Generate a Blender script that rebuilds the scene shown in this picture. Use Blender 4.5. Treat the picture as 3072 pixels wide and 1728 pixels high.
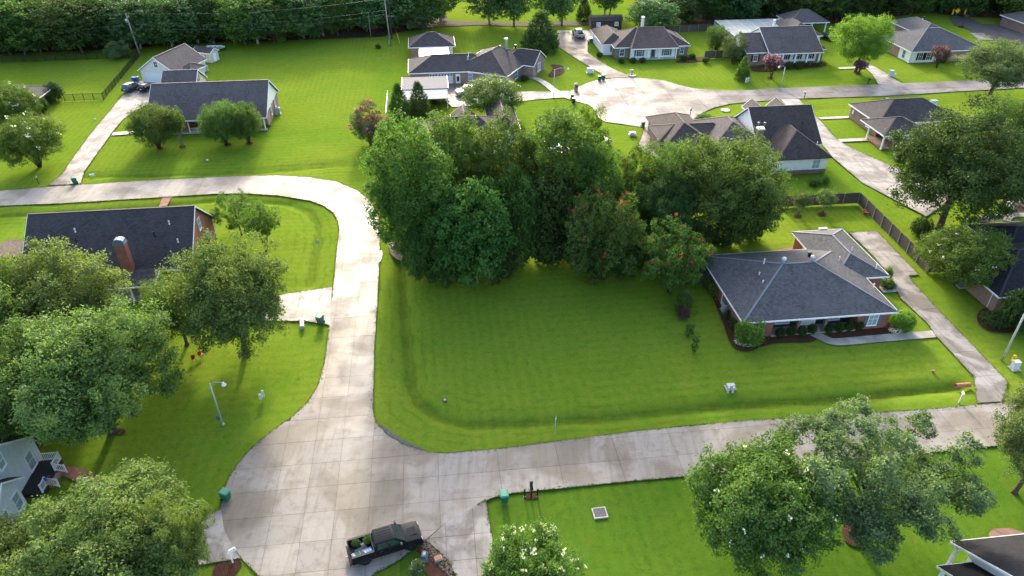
import bpy, bmesh, math, random
import numpy as np
from mathutils import Vector, Matrix
R = math.radians
S = bpy.context.scene
COL = S.collection
for o in list(bpy.data.objects): bpy.data.objects.remove(o)

# ---------------------------------------------------------------- camera, sky, sun, exposure
CAM_H, PITCH, FOC = 51.0, R(34), 2150.0            # metres, below horizontal, focal length in 3072-px units
cam = bpy.data.cameras.new('camera'); camo = bpy.data.objects.new('camera', cam); COL.objects.link(camo)
camo.location = (0, 0, CAM_H); camo.rotation_euler = (R(90) - PITCH, 0, 0)
cam.sensor_width = 36; cam.lens = 36 * FOC / 3072; cam.clip_end = 3000; cam.clip_start = .5
S.camera = camo
S.render.resolution_x, S.render.resolution_y = 1024, 576
SUN_EL, SUN_AZ = R(21), R(-7.3)                    # azimuth from +Y, negative = to the left
w = bpy.data.worlds.new('World'); S.world = w; w.use_nodes = True
nt = w.node_tree; bg = nt.nodes['Background']
sky = nt.nodes.new('ShaderNodeTexSky'); sky.sky_type = 'NISHITA'; sky.sun_disc = False
sky.sun_elevation = SUN_EL; sky.sun_rotation = SUN_AZ; sky.air_density = .75; sky.dust_density = 3.2; sky.ozone_density = .4
nt.links.new(sky.outputs[0], bg.inputs[0]); bg.inputs[1].default_value = .15
sl = bpy.data.lights.new('sun', 'SUN'); sl.energy = 1.4; sl.angle = R(5); sl.color = (1, .9, .74)
so = bpy.data.objects.new('sun', sl); COL.objects.link(so)
sv = Vector((math.sin(SUN_AZ) * math.cos(SUN_EL), math.cos(SUN_AZ) * math.cos(SUN_EL), math.sin(SUN_EL)))
so.rotation_euler = sv.to_track_quat('Z', 'Y').to_euler(); so.location = (0, 0, 120)
S.view_settings.view_transform = 'Standard'; S.view_settings.look = 'None'
S.view_settings.exposure = 2.15; S.view_settings.gamma = 1; S.view_settings.use_curve_mapping = False

# ---------------------------------------------------------------- surveying: plan positions read off the photograph
c_, s_ = math.cos(PITCH), math.sin(PITCH)
def at(px, py, z=0.0):
    x = (px - 1536) / FOC; y = (864 - py) / FOC
    t = (z - CAM_H) / (-s_ + y * c_)
    return Vector((x * t, (c_ + y * s_) * t, z))
K = 3072 / 2576.0
def D(x, y, z=0.0): return at(x * K, y * K, z)
GA = R(6.5)                                        # the street grid is turned 6.5 degrees
def UV(u, v, z=0.0): return Vector((u * math.cos(GA) - v * math.sin(GA), u * math.sin(GA) + v * math.cos(GA), z))
def toUV(p): return (p.x * math.cos(GA) + p.y * math.sin(GA), -p.x * math.sin(GA) + p.y * math.cos(GA))

# ---------------------------------------------------------------- materials
MATS = {}
class NB:
    def __init__(s, name):
        m = bpy.data.materials.new(name); m.use_nodes = True; s.m = m; s.t = m.node_tree; s.p = s.t.nodes['Principled BSDF']
    def n(s, typ, **kw):
        x = s.t.nodes.new(typ)
        for k, v in kw.items():
            if isinstance(k, str) and hasattr(x, k): setattr(x, k, v)
        return x
    def l(s, a, b): s.t.links.new(a, b)
    def pos(s, kind='Object', rot=0, scale=(1, 1, 1)):
        tc = s.n('ShaderNodeTexCoord'); mp = s.n('ShaderNodeMapping'); mp.inputs['Rotation'].default_value = (0, 0, rot); mp.inputs['Scale'].default_value = scale
        s.l(tc.outputs[kind], mp.inputs[0]); return mp.outputs[0]
    def noise(s, vec, scale, detail=4, rough=.6, dist=0):
        x = s.n('ShaderNodeTexNoise'); x.inputs['Scale'].default_value = scale; x.inputs['Detail'].default_value = detail; x.inputs['Roughness'].default_value = rough; x.inputs['Distortion'].default_value = dist
        if vec: s.l(vec, x.inputs['Vector'])
        return x.outputs['Fac']
    def ramp(s, fac, stops):
        x = s.n('ShaderNodeValToRGB'); el = x.color_ramp.elements
        while len(el) < len(stops): el.new(.5)
        for e, (p, c) in zip(el, stops): e.position = p; e.color = (c, c, c, 1) if isinstance(c, (int, float)) else (*c, 1)
        s.l(fac, x.inputs[0]); return x.outputs[0]
    def mix(s, fac, a, b, blend='MIX'):
        x = s.n('ShaderNodeMix'); x.data_type = 'RGBA'; x.blend_type = blend
        for sock, v in ((x.inputs[0], fac), (x.inputs[6], a), (x.inputs[7], b)):
            if isinstance(v, (int, float)): sock.default_value = v
            elif isinstance(v, tuple): sock.default_value = (*v, 1)
            else: s.l(v, sock)
        return x.outputs[2]
    def math(s, op, a, b=0.0, clamp=False):
        x = s.n('ShaderNodeMath'); x.operation = op; x.use_clamp = clamp
        for i, v in enumerate((a, b)):
            if isinstance(v, (int, float)): x.inputs[i].default_value = v
            else: s.l(v, x.inputs[i])
        return x.outputs[0]
    def bump(s, h, strength=.4, dist=.05):
        x = s.n('ShaderNodeBump'); x.inputs['Strength'].default_value = strength; x.inputs['Distance'].default_value = dist
        s.l(h, x.inputs['Height']); s.l(x.outputs[0], s.p.inputs['Normal'])
    def set(s, color=None, rough=None, metal=None, spec=None):
        for k, v in (('Base Color', color), ('Roughness', rough), ('Metallic', metal), ('Specular IOR Level', spec)):
            if v is None: continue
            if isinstance(v, (int, float)): s.p.inputs[k].default_value = v
            elif isinstance(v, tuple): s.p.inputs[k].default_value = (*v, 1)
            else: s.l(v, s.p.inputs[k])
        return s.m

def plain(name, col, rough=.6, metal=0, var=.12, scale=3.0, spec=.4):
    if name in MATS: return MATS[name]
    b = NB(name); v = b.pos()
    n = b.noise(v, scale, 5)
    lo = tuple(c * (1 - var) for c in col); hi = tuple(min(1, c * (1 + var)) for c in col)
    MATS[name] = b.set(b.ramp(n, [(.3, lo), (.7, hi)]), rough, metal, spec); return b.m

def concrete(name, tan, pale, rough=(.3, .6), wet=.5, sc=.16):
    if name in MATS: return MATS[name]
    b = NB(name); v = b.pos('Object', -GA)
    big = b.noise(v, sc, 5, .55, .6); mid = b.noise(v, .8, 6, .65); fine = b.noise(v, 14, 4, .7)
    mp = b.pos('Object', -GA, (.25, 1.6, 1)); streak = b.noise(mp, 1.1, 4); mp2 = b.pos('Object', -GA, (1.5, .13, 1)); track = b.noise(mp2, 1.0, 5, .6)
    vo = b.n('ShaderNodeTexVoronoi'); vo.feature = 'DISTANCE_TO_EDGE'; vo.inputs['Scale'].default_value = .13; dn = b.n('ShaderNodeTexNoise'); dn.inputs['Scale'].default_value = .5; dn.inputs['Detail'].default_value = 6; b.l(v, dn.inputs['Vector']); vs_ = b.n('ShaderNodeVectorMath'); vs_.operation = 'SCALE'; vs_.inputs['Scale'].default_value = 5.0; b.l(dn.outputs['Color'], vs_.inputs[0]); va_ = b.n('ShaderNodeVectorMath'); b.l(b.pos('Object', .6), va_.inputs[0]); b.l(vs_.outputs[0], va_.inputs[1]); b.l(va_.outputs[0], vo.inputs['Vector'])
    crack = b.math('MULTIPLY', b.ramp(b.math('ADD', vo.outputs['Distance'], b.math('MULTIPLY', b.math('SUBTRACT', fine, .5), .006)), [(0, 1), (.005, 0)]), b.ramp(b.noise(v, .07, 2), [(.5, 0), (.56, 1)]))
    base = b.mix(b.ramp(big, [(.43, 0), (.56, 1)]), tan, pale)
    dark = tuple(c * .55 for c in tan)
    base = b.mix(b.math('MULTIPLY', b.ramp(mid, [(.52, 0), (.72, 1)]), .55), base, dark)
    base = b.mix(b.math('MULTIPLY', b.ramp(streak, [(.55, 0), (.75, 1)]), .35), base, tuple(c * .7 for c in tan))
    base = b.mix(b.math('MULTIPLY', b.ramp(track, [(.5, 0), (.68, 1)]), .4), base, (tan[0] * .74, tan[1] * .68, tan[2] * .6))
    base = b.mix(b.math('MULTIPLY', crack, .4), base, tuple(c * .3 for c in tan))
    base = b.mix(.35, base, b.ramp(fine, [(.25, .55), (.75, 1.0)]), 'MULTIPLY')
    oi = b.n('ShaderNodeObjectInfo')
    base = b.mix(1.0, base, b.ramp(oi.outputs['Random'], [(0, .86), (1, 1.08)]), 'MULTIPLY')
    rr = b.ramp(b.noise(v, sc * 1.7, 3, .5, .3), [(.45, rough[0]), (.62, rough[1])])
    b.bump(b.math('ADD', b.math('MULTIPLY', fine, .5), mid), .12, .02)
    MATS[name] = b.set(base, rr, 0, wet); return b.m

def shingle(name, col, var=.3, course=.085):
    if name in MATS: return MATS[name]
    b = NB(name); tc = b.n('ShaderNodeTexCoord'); sep = b.n('ShaderNodeSeparateXYZ'); b.l(tc.outputs['Object'], sep.inputs[0])
    zz = b.math('DIVIDE', sep.outputs[2], course); row = b.math('FLOOR', zz); fr = b.math('FRACT', zz)
    cx = b.n('ShaderNodeCombineXYZ')
    hx = b.math('MULTIPLY', b.math('ADD', sep.outputs[0], b.math('MULTIPLY', row, .37)), 3.2); hy = b.math('MULTIPLY', b.math('ADD', sep.outputs[1], b.math('MULTIPLY', row, .53)), 3.2)
    b.l(b.math('FLOOR', hx), cx.inputs[0]); b.l(b.math('FLOOR', hy), cx.inputs[1]); b.l(row, cx.inputs[2])
    wn = b.n('ShaderNodeTexWhiteNoise'); b.l(cx.outputs[0], wn.inputs['Vector'])
    big = b.noise(tc.outputs['Object'], .35, 4, .6); fine = b.noise(tc.outputs['Object'], 22, 3, .7)
    lo = tuple(c * (1 - var) for c in col); hi = tuple(c * (1 + var) for c in col)
    k = b.mix(wn.outputs['Value'], lo, hi)
    k = b.mix(b.math('MULTIPLY', b.ramp(big, [(.35, 0), (.7, 1)]), .6), k, tuple(c * 1.4 for c in col))
    k = b.mix(b.math('MULTIPLY', b.ramp(b.noise(tc.outputs['Object'], .9, 6, .7), [(.55, 0), (.72, 1)]), .4), k, tuple(c * .55 for c in col))
    k = b.mix(.5, k, b.ramp(fine, [(.3, .55), (.7, 1.0)]), 'MULTIPLY')
    k = b.mix(b.math('MULTIPLY', b.ramp(fr, [(0, 1), (.22, 0)]), .55), k, tuple(c * .4 for c in col))
    b.bump(b.math('ADD', fr, wn.outputs['Value']), .35, .02)
    MATS[name] = b.set(k, .85, 0, .12); return b.m

def brick(name, c1, c2, mortar):
    if name in MATS: return MATS[name]
    b = NB(name); tc = b.n('ShaderNodeTexCoord'); sep = b.n('ShaderNodeSeparateXYZ'); b.l(tc.outputs['Object'], sep.inputs[0])
    cx = b.n('ShaderNodeCombineXYZ'); b.l(b.math('ADD', sep.outputs[0], sep.outputs[1]), cx.inputs[0]); b.l(sep.outputs[2], cx.inputs[1])
    br = b.n('ShaderNodeTexBrick'); b.l(cx.outputs[0], br.inputs['Vector'])
    br.inputs['Color1'].default_value = (*c1, 1); br.inputs['Color2'].default_value = (*c2, 1); br.inputs['Mortar'].default_value = (*mortar, 1)
    br.inputs['Scale'].default_value = 1; br.inputs['Brick Width'].default_value = .24; br.inputs['Row Height'].default_value = .085; br.inputs['Mortar Size'].default_value = .012
    n = b.noise(tc.outputs['Object'], 1.2, 5)
    k = b.mix(.6, br.outputs['Color'], b.ramp(n, [(.3, .55), (.7, 1.0)]), 'MULTIPLY')
    b.bump(br.outputs['Fac'], -.3, .01)
    MATS[name] = b.set(k, .85, 0, .2); return b.m

def lines(name, col, axis, period, depth=.35, rough=.55, duty=.12):
    """boards / siding / standing seams: grooves every `period` along axis"""
    if name in MATS: return MATS[name]
    b = NB(name); tc = b.n('ShaderNodeTexCoord'); sep = b.n('ShaderNodeSeparateXYZ'); b.l(tc.outputs['Object'], sep.inputs[0])
    v = sep.outputs[axis] if axis < 3 else b.math('ADD', sep.outputs[0], sep.outputs[1])
    fr = b.math('FRACT', b.math('DIVIDE', v, period)); n = b.noise(tc.outputs['Object'], 2.5, 5)
    k = b.ramp(n, [(.3, tuple(c * .88 for c in col)), (.7, tuple(min(1, c * 1.06) for c in col))])
    k = b.mix(b.math('MULTIPLY', b.ramp(fr, [(0, 1), (duty, 0)]), depth), k, tuple(c * .4 for c in col))
    b.bump(fr, .3, .02)
    MATS[name] = b.set(k, rough, 0, .3); return b.m

def leafmat(name, cols, trans=.38, rough=.5):
    if name in MATS: return MATS[name]
    b = NB(name); a = b.n('ShaderNodeAttribute'); a.attribute_name = 'tint'
    k = b.ramp(a.outputs['Fac'], [(i / (len(cols) - 1), c) for i, c in enumerate(cols)])
    oi = b.n('ShaderNodeObjectInfo'); hs = b.n('ShaderNodeHueSaturation'); b.l(k, hs.inputs['Color'])
    b.l(b.math('ADD', b.math('MULTIPLY', oi.outputs['Random'], .03), .485), hs.inputs['Hue'])
    b.l(b.math('ADD', b.math('MULTIPLY', oi.outputs['Random'], .3), .85), hs.inputs['Value'])
    k = hs.outputs[0]
    b.set(k, .6, 0, .1)
    tr = b.n('ShaderNodeBsdfTranslucent'); ks = b.mix(1.0, k, (1.25, 1.4, .5), 'MULTIPLY'); b.l(ks, tr.inputs[0])
    mx = b.n('ShaderNodeMixShader'); mx.inputs[0].default_value = trans
    b.l(b.p.outputs[0], mx.inputs[1]); b.l(tr.outputs[0], mx.inputs[2]); b.l(mx.outputs[0], b.t.nodes['Material Output'].inputs[0])
    MATS[name] = b.m; return b.m

def grassmat():
    b = NB('mown grass'); v = b.pos('Object', -GA)
    big = b.noise(v, .035, 5, .6, .4); mid = b.noise(v, .3, 6, .65); fine = b.noise(v, 5, 5, .75); vf = b.noise(v, 30, 3, .8)
    k = b.mix(b.ramp(big, [(.35, 0), (.65, 1)]), (.14, .25, .022), (.21, .29, .03))
    k = b.mix(b.math('MULTIPLY', b.ramp(mid, [(.45, 0), (.75, 1)]), .55), k, (.22, .28, .026))
    k = b.mix(b.math('MULTIPLY', b.ramp(b.noise(v, .11, 6, .7), [(.56, 0), (.72, 1)]), .5), k, (.085, .195, .018))
    def stripe(vec, axis, sc):
        wv = b.n('ShaderNodeTexWave'); wv.bands_direction = axis; wv.inputs['Scale'].default_value = sc; wv.inputs['Distortion'].default_value = 1.6; wv.inputs['Detail'].default_value = 3; wv.inputs['Detail Scale'].default_value = .6
        b.l(vec, wv.inputs['Vector']); return wv.outputs['Fac']
    st = b.mix(b.ramp(b.noise(v, .025, 2), [(.47, 0), (.53, 1)]), stripe(v, 'Y', .24), stripe(v, 'X', .28))
    k = b.mix(b.math('MULTIPLY', st, .18), k, (.085, .17, .012))
    mot = b.noise(v, 1.3, 6, .7); mot2 = b.noise(v, .55, 4, .6, .5)
    k = b.mix(b.math('MULTIPLY', b.ramp(mot, [(.5, 0), (.68, 1)]), .5), k, (.07, .17, .015))
    k = b.mix(b.math('MULTIPLY', b.ramp(mot2, [(.52, 0), (.7, 1)]), .4), k, (.22, .265, .028))
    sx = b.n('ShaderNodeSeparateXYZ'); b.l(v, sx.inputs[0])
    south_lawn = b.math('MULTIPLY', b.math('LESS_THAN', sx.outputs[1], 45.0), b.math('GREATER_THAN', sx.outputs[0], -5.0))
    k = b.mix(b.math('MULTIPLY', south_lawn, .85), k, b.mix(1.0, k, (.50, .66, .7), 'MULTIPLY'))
    dry = b.math('MULTIPLY', b.ramp(b.noise(v, .38, 6, .7, .8), [(.6, 0), (.74, 1)]), b.ramp(b.noise(v, .05, 2), [(.42, 0), (.58, 1)]))
    k = b.mix(b.math('MULTIPLY', dry, .7), k, (.24, .23, .06))
    weed = b.ramp(b.noise(v, .8, 3, .5, 1.0), [(.68, 0), (.74, 1)])
    k = b.mix(b.math('MULTIPLY', weed, .45), k, (.05, .115, .03))
    at_ = b.n('ShaderNodeAttribute'); at_.attribute_name = 'swale_distance'; dd = at_.outputs['Fac']
    wob = b.math('ADD', dd, b.math('MULTIPLY', b.noise(v, .35, 4), 1.6))
    rows = b.math('FRACT', b.math('DIVIDE', wob, 1.25)); near = b.ramp(b.math('DIVIDE', dd, 9.0), [(.12, 1), (.75, 0)])
    k = b.mix(b.math('MULTIPLY', b.math('MULTIPLY', b.ramp(rows, [(0, 1), (.18, .25), (.5, 0), (.85, .2), (1, 1)]), b.math('MULTIPLY', near, b.ramp(b.noise(v, .25, 3), [(.4, .1), (.6, 1)]))), .45), k, (.05, .105, .008))
    coarse = b.math('MULTIPLY', b.ramp(b.math('DIVIDE', wob, 2.4), [(.12, 1), (.62, 0)]), b.ramp(b.noise(v, 2.2, 5, .75), [(.3, .35), (.6, 1)]))
    k = b.mix(b.math('MULTIPLY', coarse, .9), k, (.055, .075, .016))
    k = b.mix(.62, k, b.ramp(fine, [(.25, .55), (.75, 1.05)]), 'MULTIPLY')
    k = b.mix(.45, k, b.ramp(vf, [(.25, .5), (.7, 1.05)]), 'MULTIPLY')
    b.bump(b.math('ADD', fine, b.math('MULTIPLY', vf, .6)), .5, .05)
    b.set(k, .9, 0, 0.0)
    tr = b.n('ShaderNodeBsdfTranslucent'); b.l(b.mix(1.0, k, (1.5, 1.4, .5), 'MULTIPLY'), tr.inputs[0])
    mx = b.n('ShaderNodeMixShader'); mx.inputs[0].default_value = .0
    return b.m

def soil(name, c1, c2, sc=6):
    if name in MATS: return MATS[name]
    b = NB(name); v = b.pos(); n = b.noise(v, sc, 6, .75); n2 = b.noise(v, sc * .12, 4)
    k = b.mix(b.ramp(n, [(.35, 0), (.65, 1)]), c1, c2); k = b.mix(.5, k, b.ramp(n2, [(.3, .5), (.7, 1.0)]), 'MULTIPLY')
    b.bump(n, .9, .08); MATS[name] = b.set(k, .95, 0, .1); return b.m

M = {}
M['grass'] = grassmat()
M['road'] = concrete('street concrete', (.235, .205, .16), (.33, .30, .26), (.5, .7), .2)
M['culdesac'] = concrete('wet concrete', (.14, .125, .11), (.21, .195, .183), (.4, .66), .12, .11)
M['drive'] = concrete('driveway concrete', (.20, .178, .15), (.36, .335, .30), (.45, .65), .25, .3)
M['walk'] = concrete('walk concrete', (.40, .355, .30), (.52, .48, .42), (.4, .65), .4, .5)
M['joint'] = soil('joint dirt', (.07, .055, .04), (.13, .105, .08))
M['gravel'] = soil('grey gravel', (.09, .09, .10), (.19, .19, .20), 18)
M['asphalt'] = soil('old asphalt', (.07, .065, .065), (.14, .125, .12), 3)
M['mulch'] = soil('red brown mulch', (.035, .018, .012), (.13, .06, .04), 9)
M['dirt'] = soil('bare dirt', (.10, .075, .055), (.24, .19, .15), 4)
M['forestdirt'] = soil('forest floor litter', (.025, .02, .014), (.08, .06, .04), 1.5)
M['roof_dark'] = shingle('charcoal shingles', (.066, .060, .062))
M['roof_grey'] = shingle('blue grey shingles', (.094, .096, .10))
M['roof_brown'] = shingle('brown grey shingles', (.105, .093, .092))
M['roof_plum'] = shingle('dark brown shingles', (.072, .060, .056))
M['roof_black'] = shingle('near black shingles', (.022, .023, .028))
M['brick_red'] = brick('red brick', (.40, .105, .065), (.29, .078, .05), (.36, .22, .17))
M['brick_pink'] = brick('pink brick', (.40, .22, .16), (.30, .15, .11), (.42, .36, .31))
M['brick_tan'] = brick('brown brick', (.26, .16, .12), (.19, .11, .085), (.3, .26, .22))
M['brick_path'] = brick('brick paving', (.32, .14, .09), (.24, .10, .07), (.36, .28, .22))
M['white'] = plain('white paint', (.86, .86, .85), .45, 0, .05)
M['offwhite'] = lines('cream siding', (.70, .67, .60), 2, .19)
M['whitesid'] = lines('white siding', (.84, .85, .84), 2, .2)
M['bluesid'] = lines('pale blue siding', (.68, .74, .79), 2, .2)
M['boards'] = lines('board and batten', (.66, .63, .54), 3, .4)
M['garage'] = lines('panel garage door paint', (.76, .77, .77), 2, .53, .3)
M['slate_b'] = plain('slate blue paint', (.10, .15, .20), .5)
M['shut_g'] = plain('grey green shutter paint', (.13, .17, .17), .5)
M['black'] = plain('black paint', (.012, .012, .014), .4)
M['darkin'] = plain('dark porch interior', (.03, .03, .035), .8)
M['carblack'] = plain('glossy black car paint', (.010, .012, .015), .25, 0, .2, 1, .18)
M['carblue'] = plain('blue grey car paint', (.07, .10, .115), .2, .3, .1, 1, .6)
M['carwhite'] = plain('white car paint', (.78, .79, .8), .2, 0, .04, 1, .6)
M['carsilver'] = plain('silver car paint', (.52, .54, .56), .25, .5, .05, 1, .6)
M['tyre'] = plain('tyre rubber', (.012, .012, .012), .8)
M['rim'] = plain('alloy rim', (.35, .36, .37), .3, .8)
M['darkrim'] = plain('dark rim', (.04, .04, .045), .3, .6)
M['chrome'] = plain('chrome', (.6, .6, .62), .15, 1, .05)
M['redlamp'] = plain('red tail lamp', (.30, .012, .01), .2)
M['clear'] = plain('head lamp lens', (.7, .72, .75), .1)
M['glass'] = plain('window glass', (.035, .05, .055), .04, 0, .3, 2, .9)
M['glasspale'] = plain('window with pale blind', (.30, .40, .42), .12, 0, .2, 4, .8)
M['binA'] = plain('green bin plastic', (.018, .13, .075), .4, 0, .1)
M['binlid'] = plain('bin lid plastic', (.04, .23, .15), .35, 0, .1)
M['binD'] = plain('dark bin plastic', (.02, .022, .03), .4)
M['steel'] = plain('galvanised steel', (.42, .44, .45), .4, .6, .12)
M['alu'] = plain('aluminium pole', (.55, .57, .57), .45, .4, .08)
M['lamp'] = plain('lamp housing', (.75, .76, .76), .3)
M['wood'] = lines('weathered fence wood', (.10, .082, .068), 3, .15, .5, .9)
M['fencepost'] = plain('grey post wood', (.24, .22, .20), .9, 0, .25)
M['pole'] = plain('utility pole wood', (.26, .23, .20), .9, 0, .3)
M['darkpole'] = plain('creosoted pole wood', (.05, .042, .036), .9, 0, .3)
M['wire'] = plain('wire', (.10, .10, .10), .6)
M['terra'] = plain('terracotta', (.42, .16, .09), .8)
M['pedestal'] = plain('pale green pedestal paint', (.42, .50, .44), .5)
M['util'] = plain('grey white utility box', (.6, .62, .6), .5)
M['yellow'] = plain('yellow sign paint', (.75, .52, .02), .5)
M['tarp'] = plain('blue tarp', (.02, .11, .42), .45, 0, .3)
M['rec_blue'] = plain('blue bin plastic', (.03, .12, .40), .4)
M['red'] = plain('red plastic', (.38, .03, .025), .4)
M['metalroof'] = lines('ribbed pale metal', (.15, .15, .16), 0, .5, .25, .85)
M['stripemetal'] = lines('pale striped metal', (.27, .30, .32), 1, .8, .45, .85, .3)
M['screen'] = plain('grey screen mesh', (.20, .25, .26), .6, 0, .1)
M['bark'] = plain('bark', (.085, .066, .05), .95, 0, .35, 6, .1)
M['barkpale'] = plain('pale bark', (.26, .22, .18), .9, 0, .3, 5, .1)
M['condenser'] = lines('condenser grille', (.40, .43, .44), 2, .09, .5, .5, .4)
M['water'] = plain('puddle water', (.10, .095, .085), .03, 0, .05, 2, 1.0)
M['stone'] = plain('pale stone', (.5, .44, .38), .9, 0, .2)
LF = {}
LF['oak'] = leafmat('oak leaves', [(0.066, 0.116, 0.027), (0.110, 0.180, 0.045), (0.158, 0.244, 0.065)])
LF['oaklight'] = leafmat('light oak leaves', [(0.094, 0.149, 0.039), (0.151, 0.227, 0.066), (0.220, 0.300, 0.099)])
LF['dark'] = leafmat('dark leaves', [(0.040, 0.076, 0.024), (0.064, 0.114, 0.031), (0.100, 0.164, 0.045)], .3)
LF['grove'] = leafmat('grove leaves', [(0.059, 0.110, 0.025), (0.099, 0.172, 0.038), (0.157, 0.235, 0.051)], .42)
LF['magnolia'] = leafmat('glossy dark leaves', [(0.044, 0.102, 0.026), (0.075, 0.162, 0.038), (0.122, 0.233, 0.054)], .35, .3)
LF['crape'] = leafmat('crape myrtle leaves', [(0.068, 0.131, 0.030), (0.111, 0.194, 0.043), (0.161, 0.258, 0.062)], .4)
LF['bright'] = leafmat('bright yellow green leaves', [(0.112, 0.203, 0.035), (0.169, 0.282, 0.050), (0.236, 0.346, 0.069)], .45)
LF['grey'] = leafmat('grey green leaves', [(0.086, 0.127, 0.053), (0.128, 0.182, 0.075), (0.190, 0.247, 0.119)], .35)
LF['forest'] = leafmat('forest leaves', [(0.062, 0.124, 0.047), (0.099, 0.193, 0.065), (0.159, 0.274, 0.088)], .35)
LF['gold'] = leafmat('golden shrub leaves', [(.35, .26, .01), (.5, .38, .02), (.6, .48, .04)], .3)
LF['bronze'] = leafmat('bronze leaves', [(.10, .05, .05), (.15, .085, .07), (.20, .13, .11)], .3)
FL = {k: leafmat(k + ' blossom', cs, .25) for k, cs in dict(
    white=[(.62, .62, .48), (.72, .72, .60), (.8, .8, .72)], pink=[(.46, .05, .17), (.56, .09, .24), (.66, .17, .32)],
    coral=[(.30, .07, .04), (.38, .10, .06), (.44, .16, .09)], mauve=[(.26, .13, .24), (.36, .18, .30), (.46, .26, .38)], purple=[(.16, .07, .24), (.22, .10, .32), (.30, .16, .4)]).items()}

# ---------------------------------------------------------------- object helpers
def thing(name, label, cat, loc=(0, 0, 0), rz=0.0, group=None):
    o = bpy.data.objects.new(name, None); COL.objects.link(o); o.empty_display_size = .3
    o.location = loc; o.rotation_euler = (0, 0, rz); o['label'] = label; o['category'] = cat
    if group: o['group'] = group
    return o
def tag(o, label, cat, group=None):
    o['label'] = label; o['category'] = cat
    if group: o['group'] = group
    return o
def struct(o): o['kind'] = 'structure'; return o
def stuff(o): o['kind'] = 'stuff'; return o
def link(name, me, parent=None):
    o = bpy.data.objects.new(name, me); COL.objects.link(o)
    if parent: o.parent = parent
    return o
def dup(root, loc=None, rz=None, label=None, group=None, scale=None):
    def rec(o, p):
        c = o.copy(); COL.objects.link(c)
        if p: c.parent = p
        for ch in o.children: rec(ch, c)
        return c
    r = rec(root, None)
    if loc is not None: r.location = loc
    if rz is not None: r.rotation_euler = (0, 0, rz)
    if scale: r.scale = scale
    if label: r['label'] = label
    if group: r['group'] = group
    return r

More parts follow.
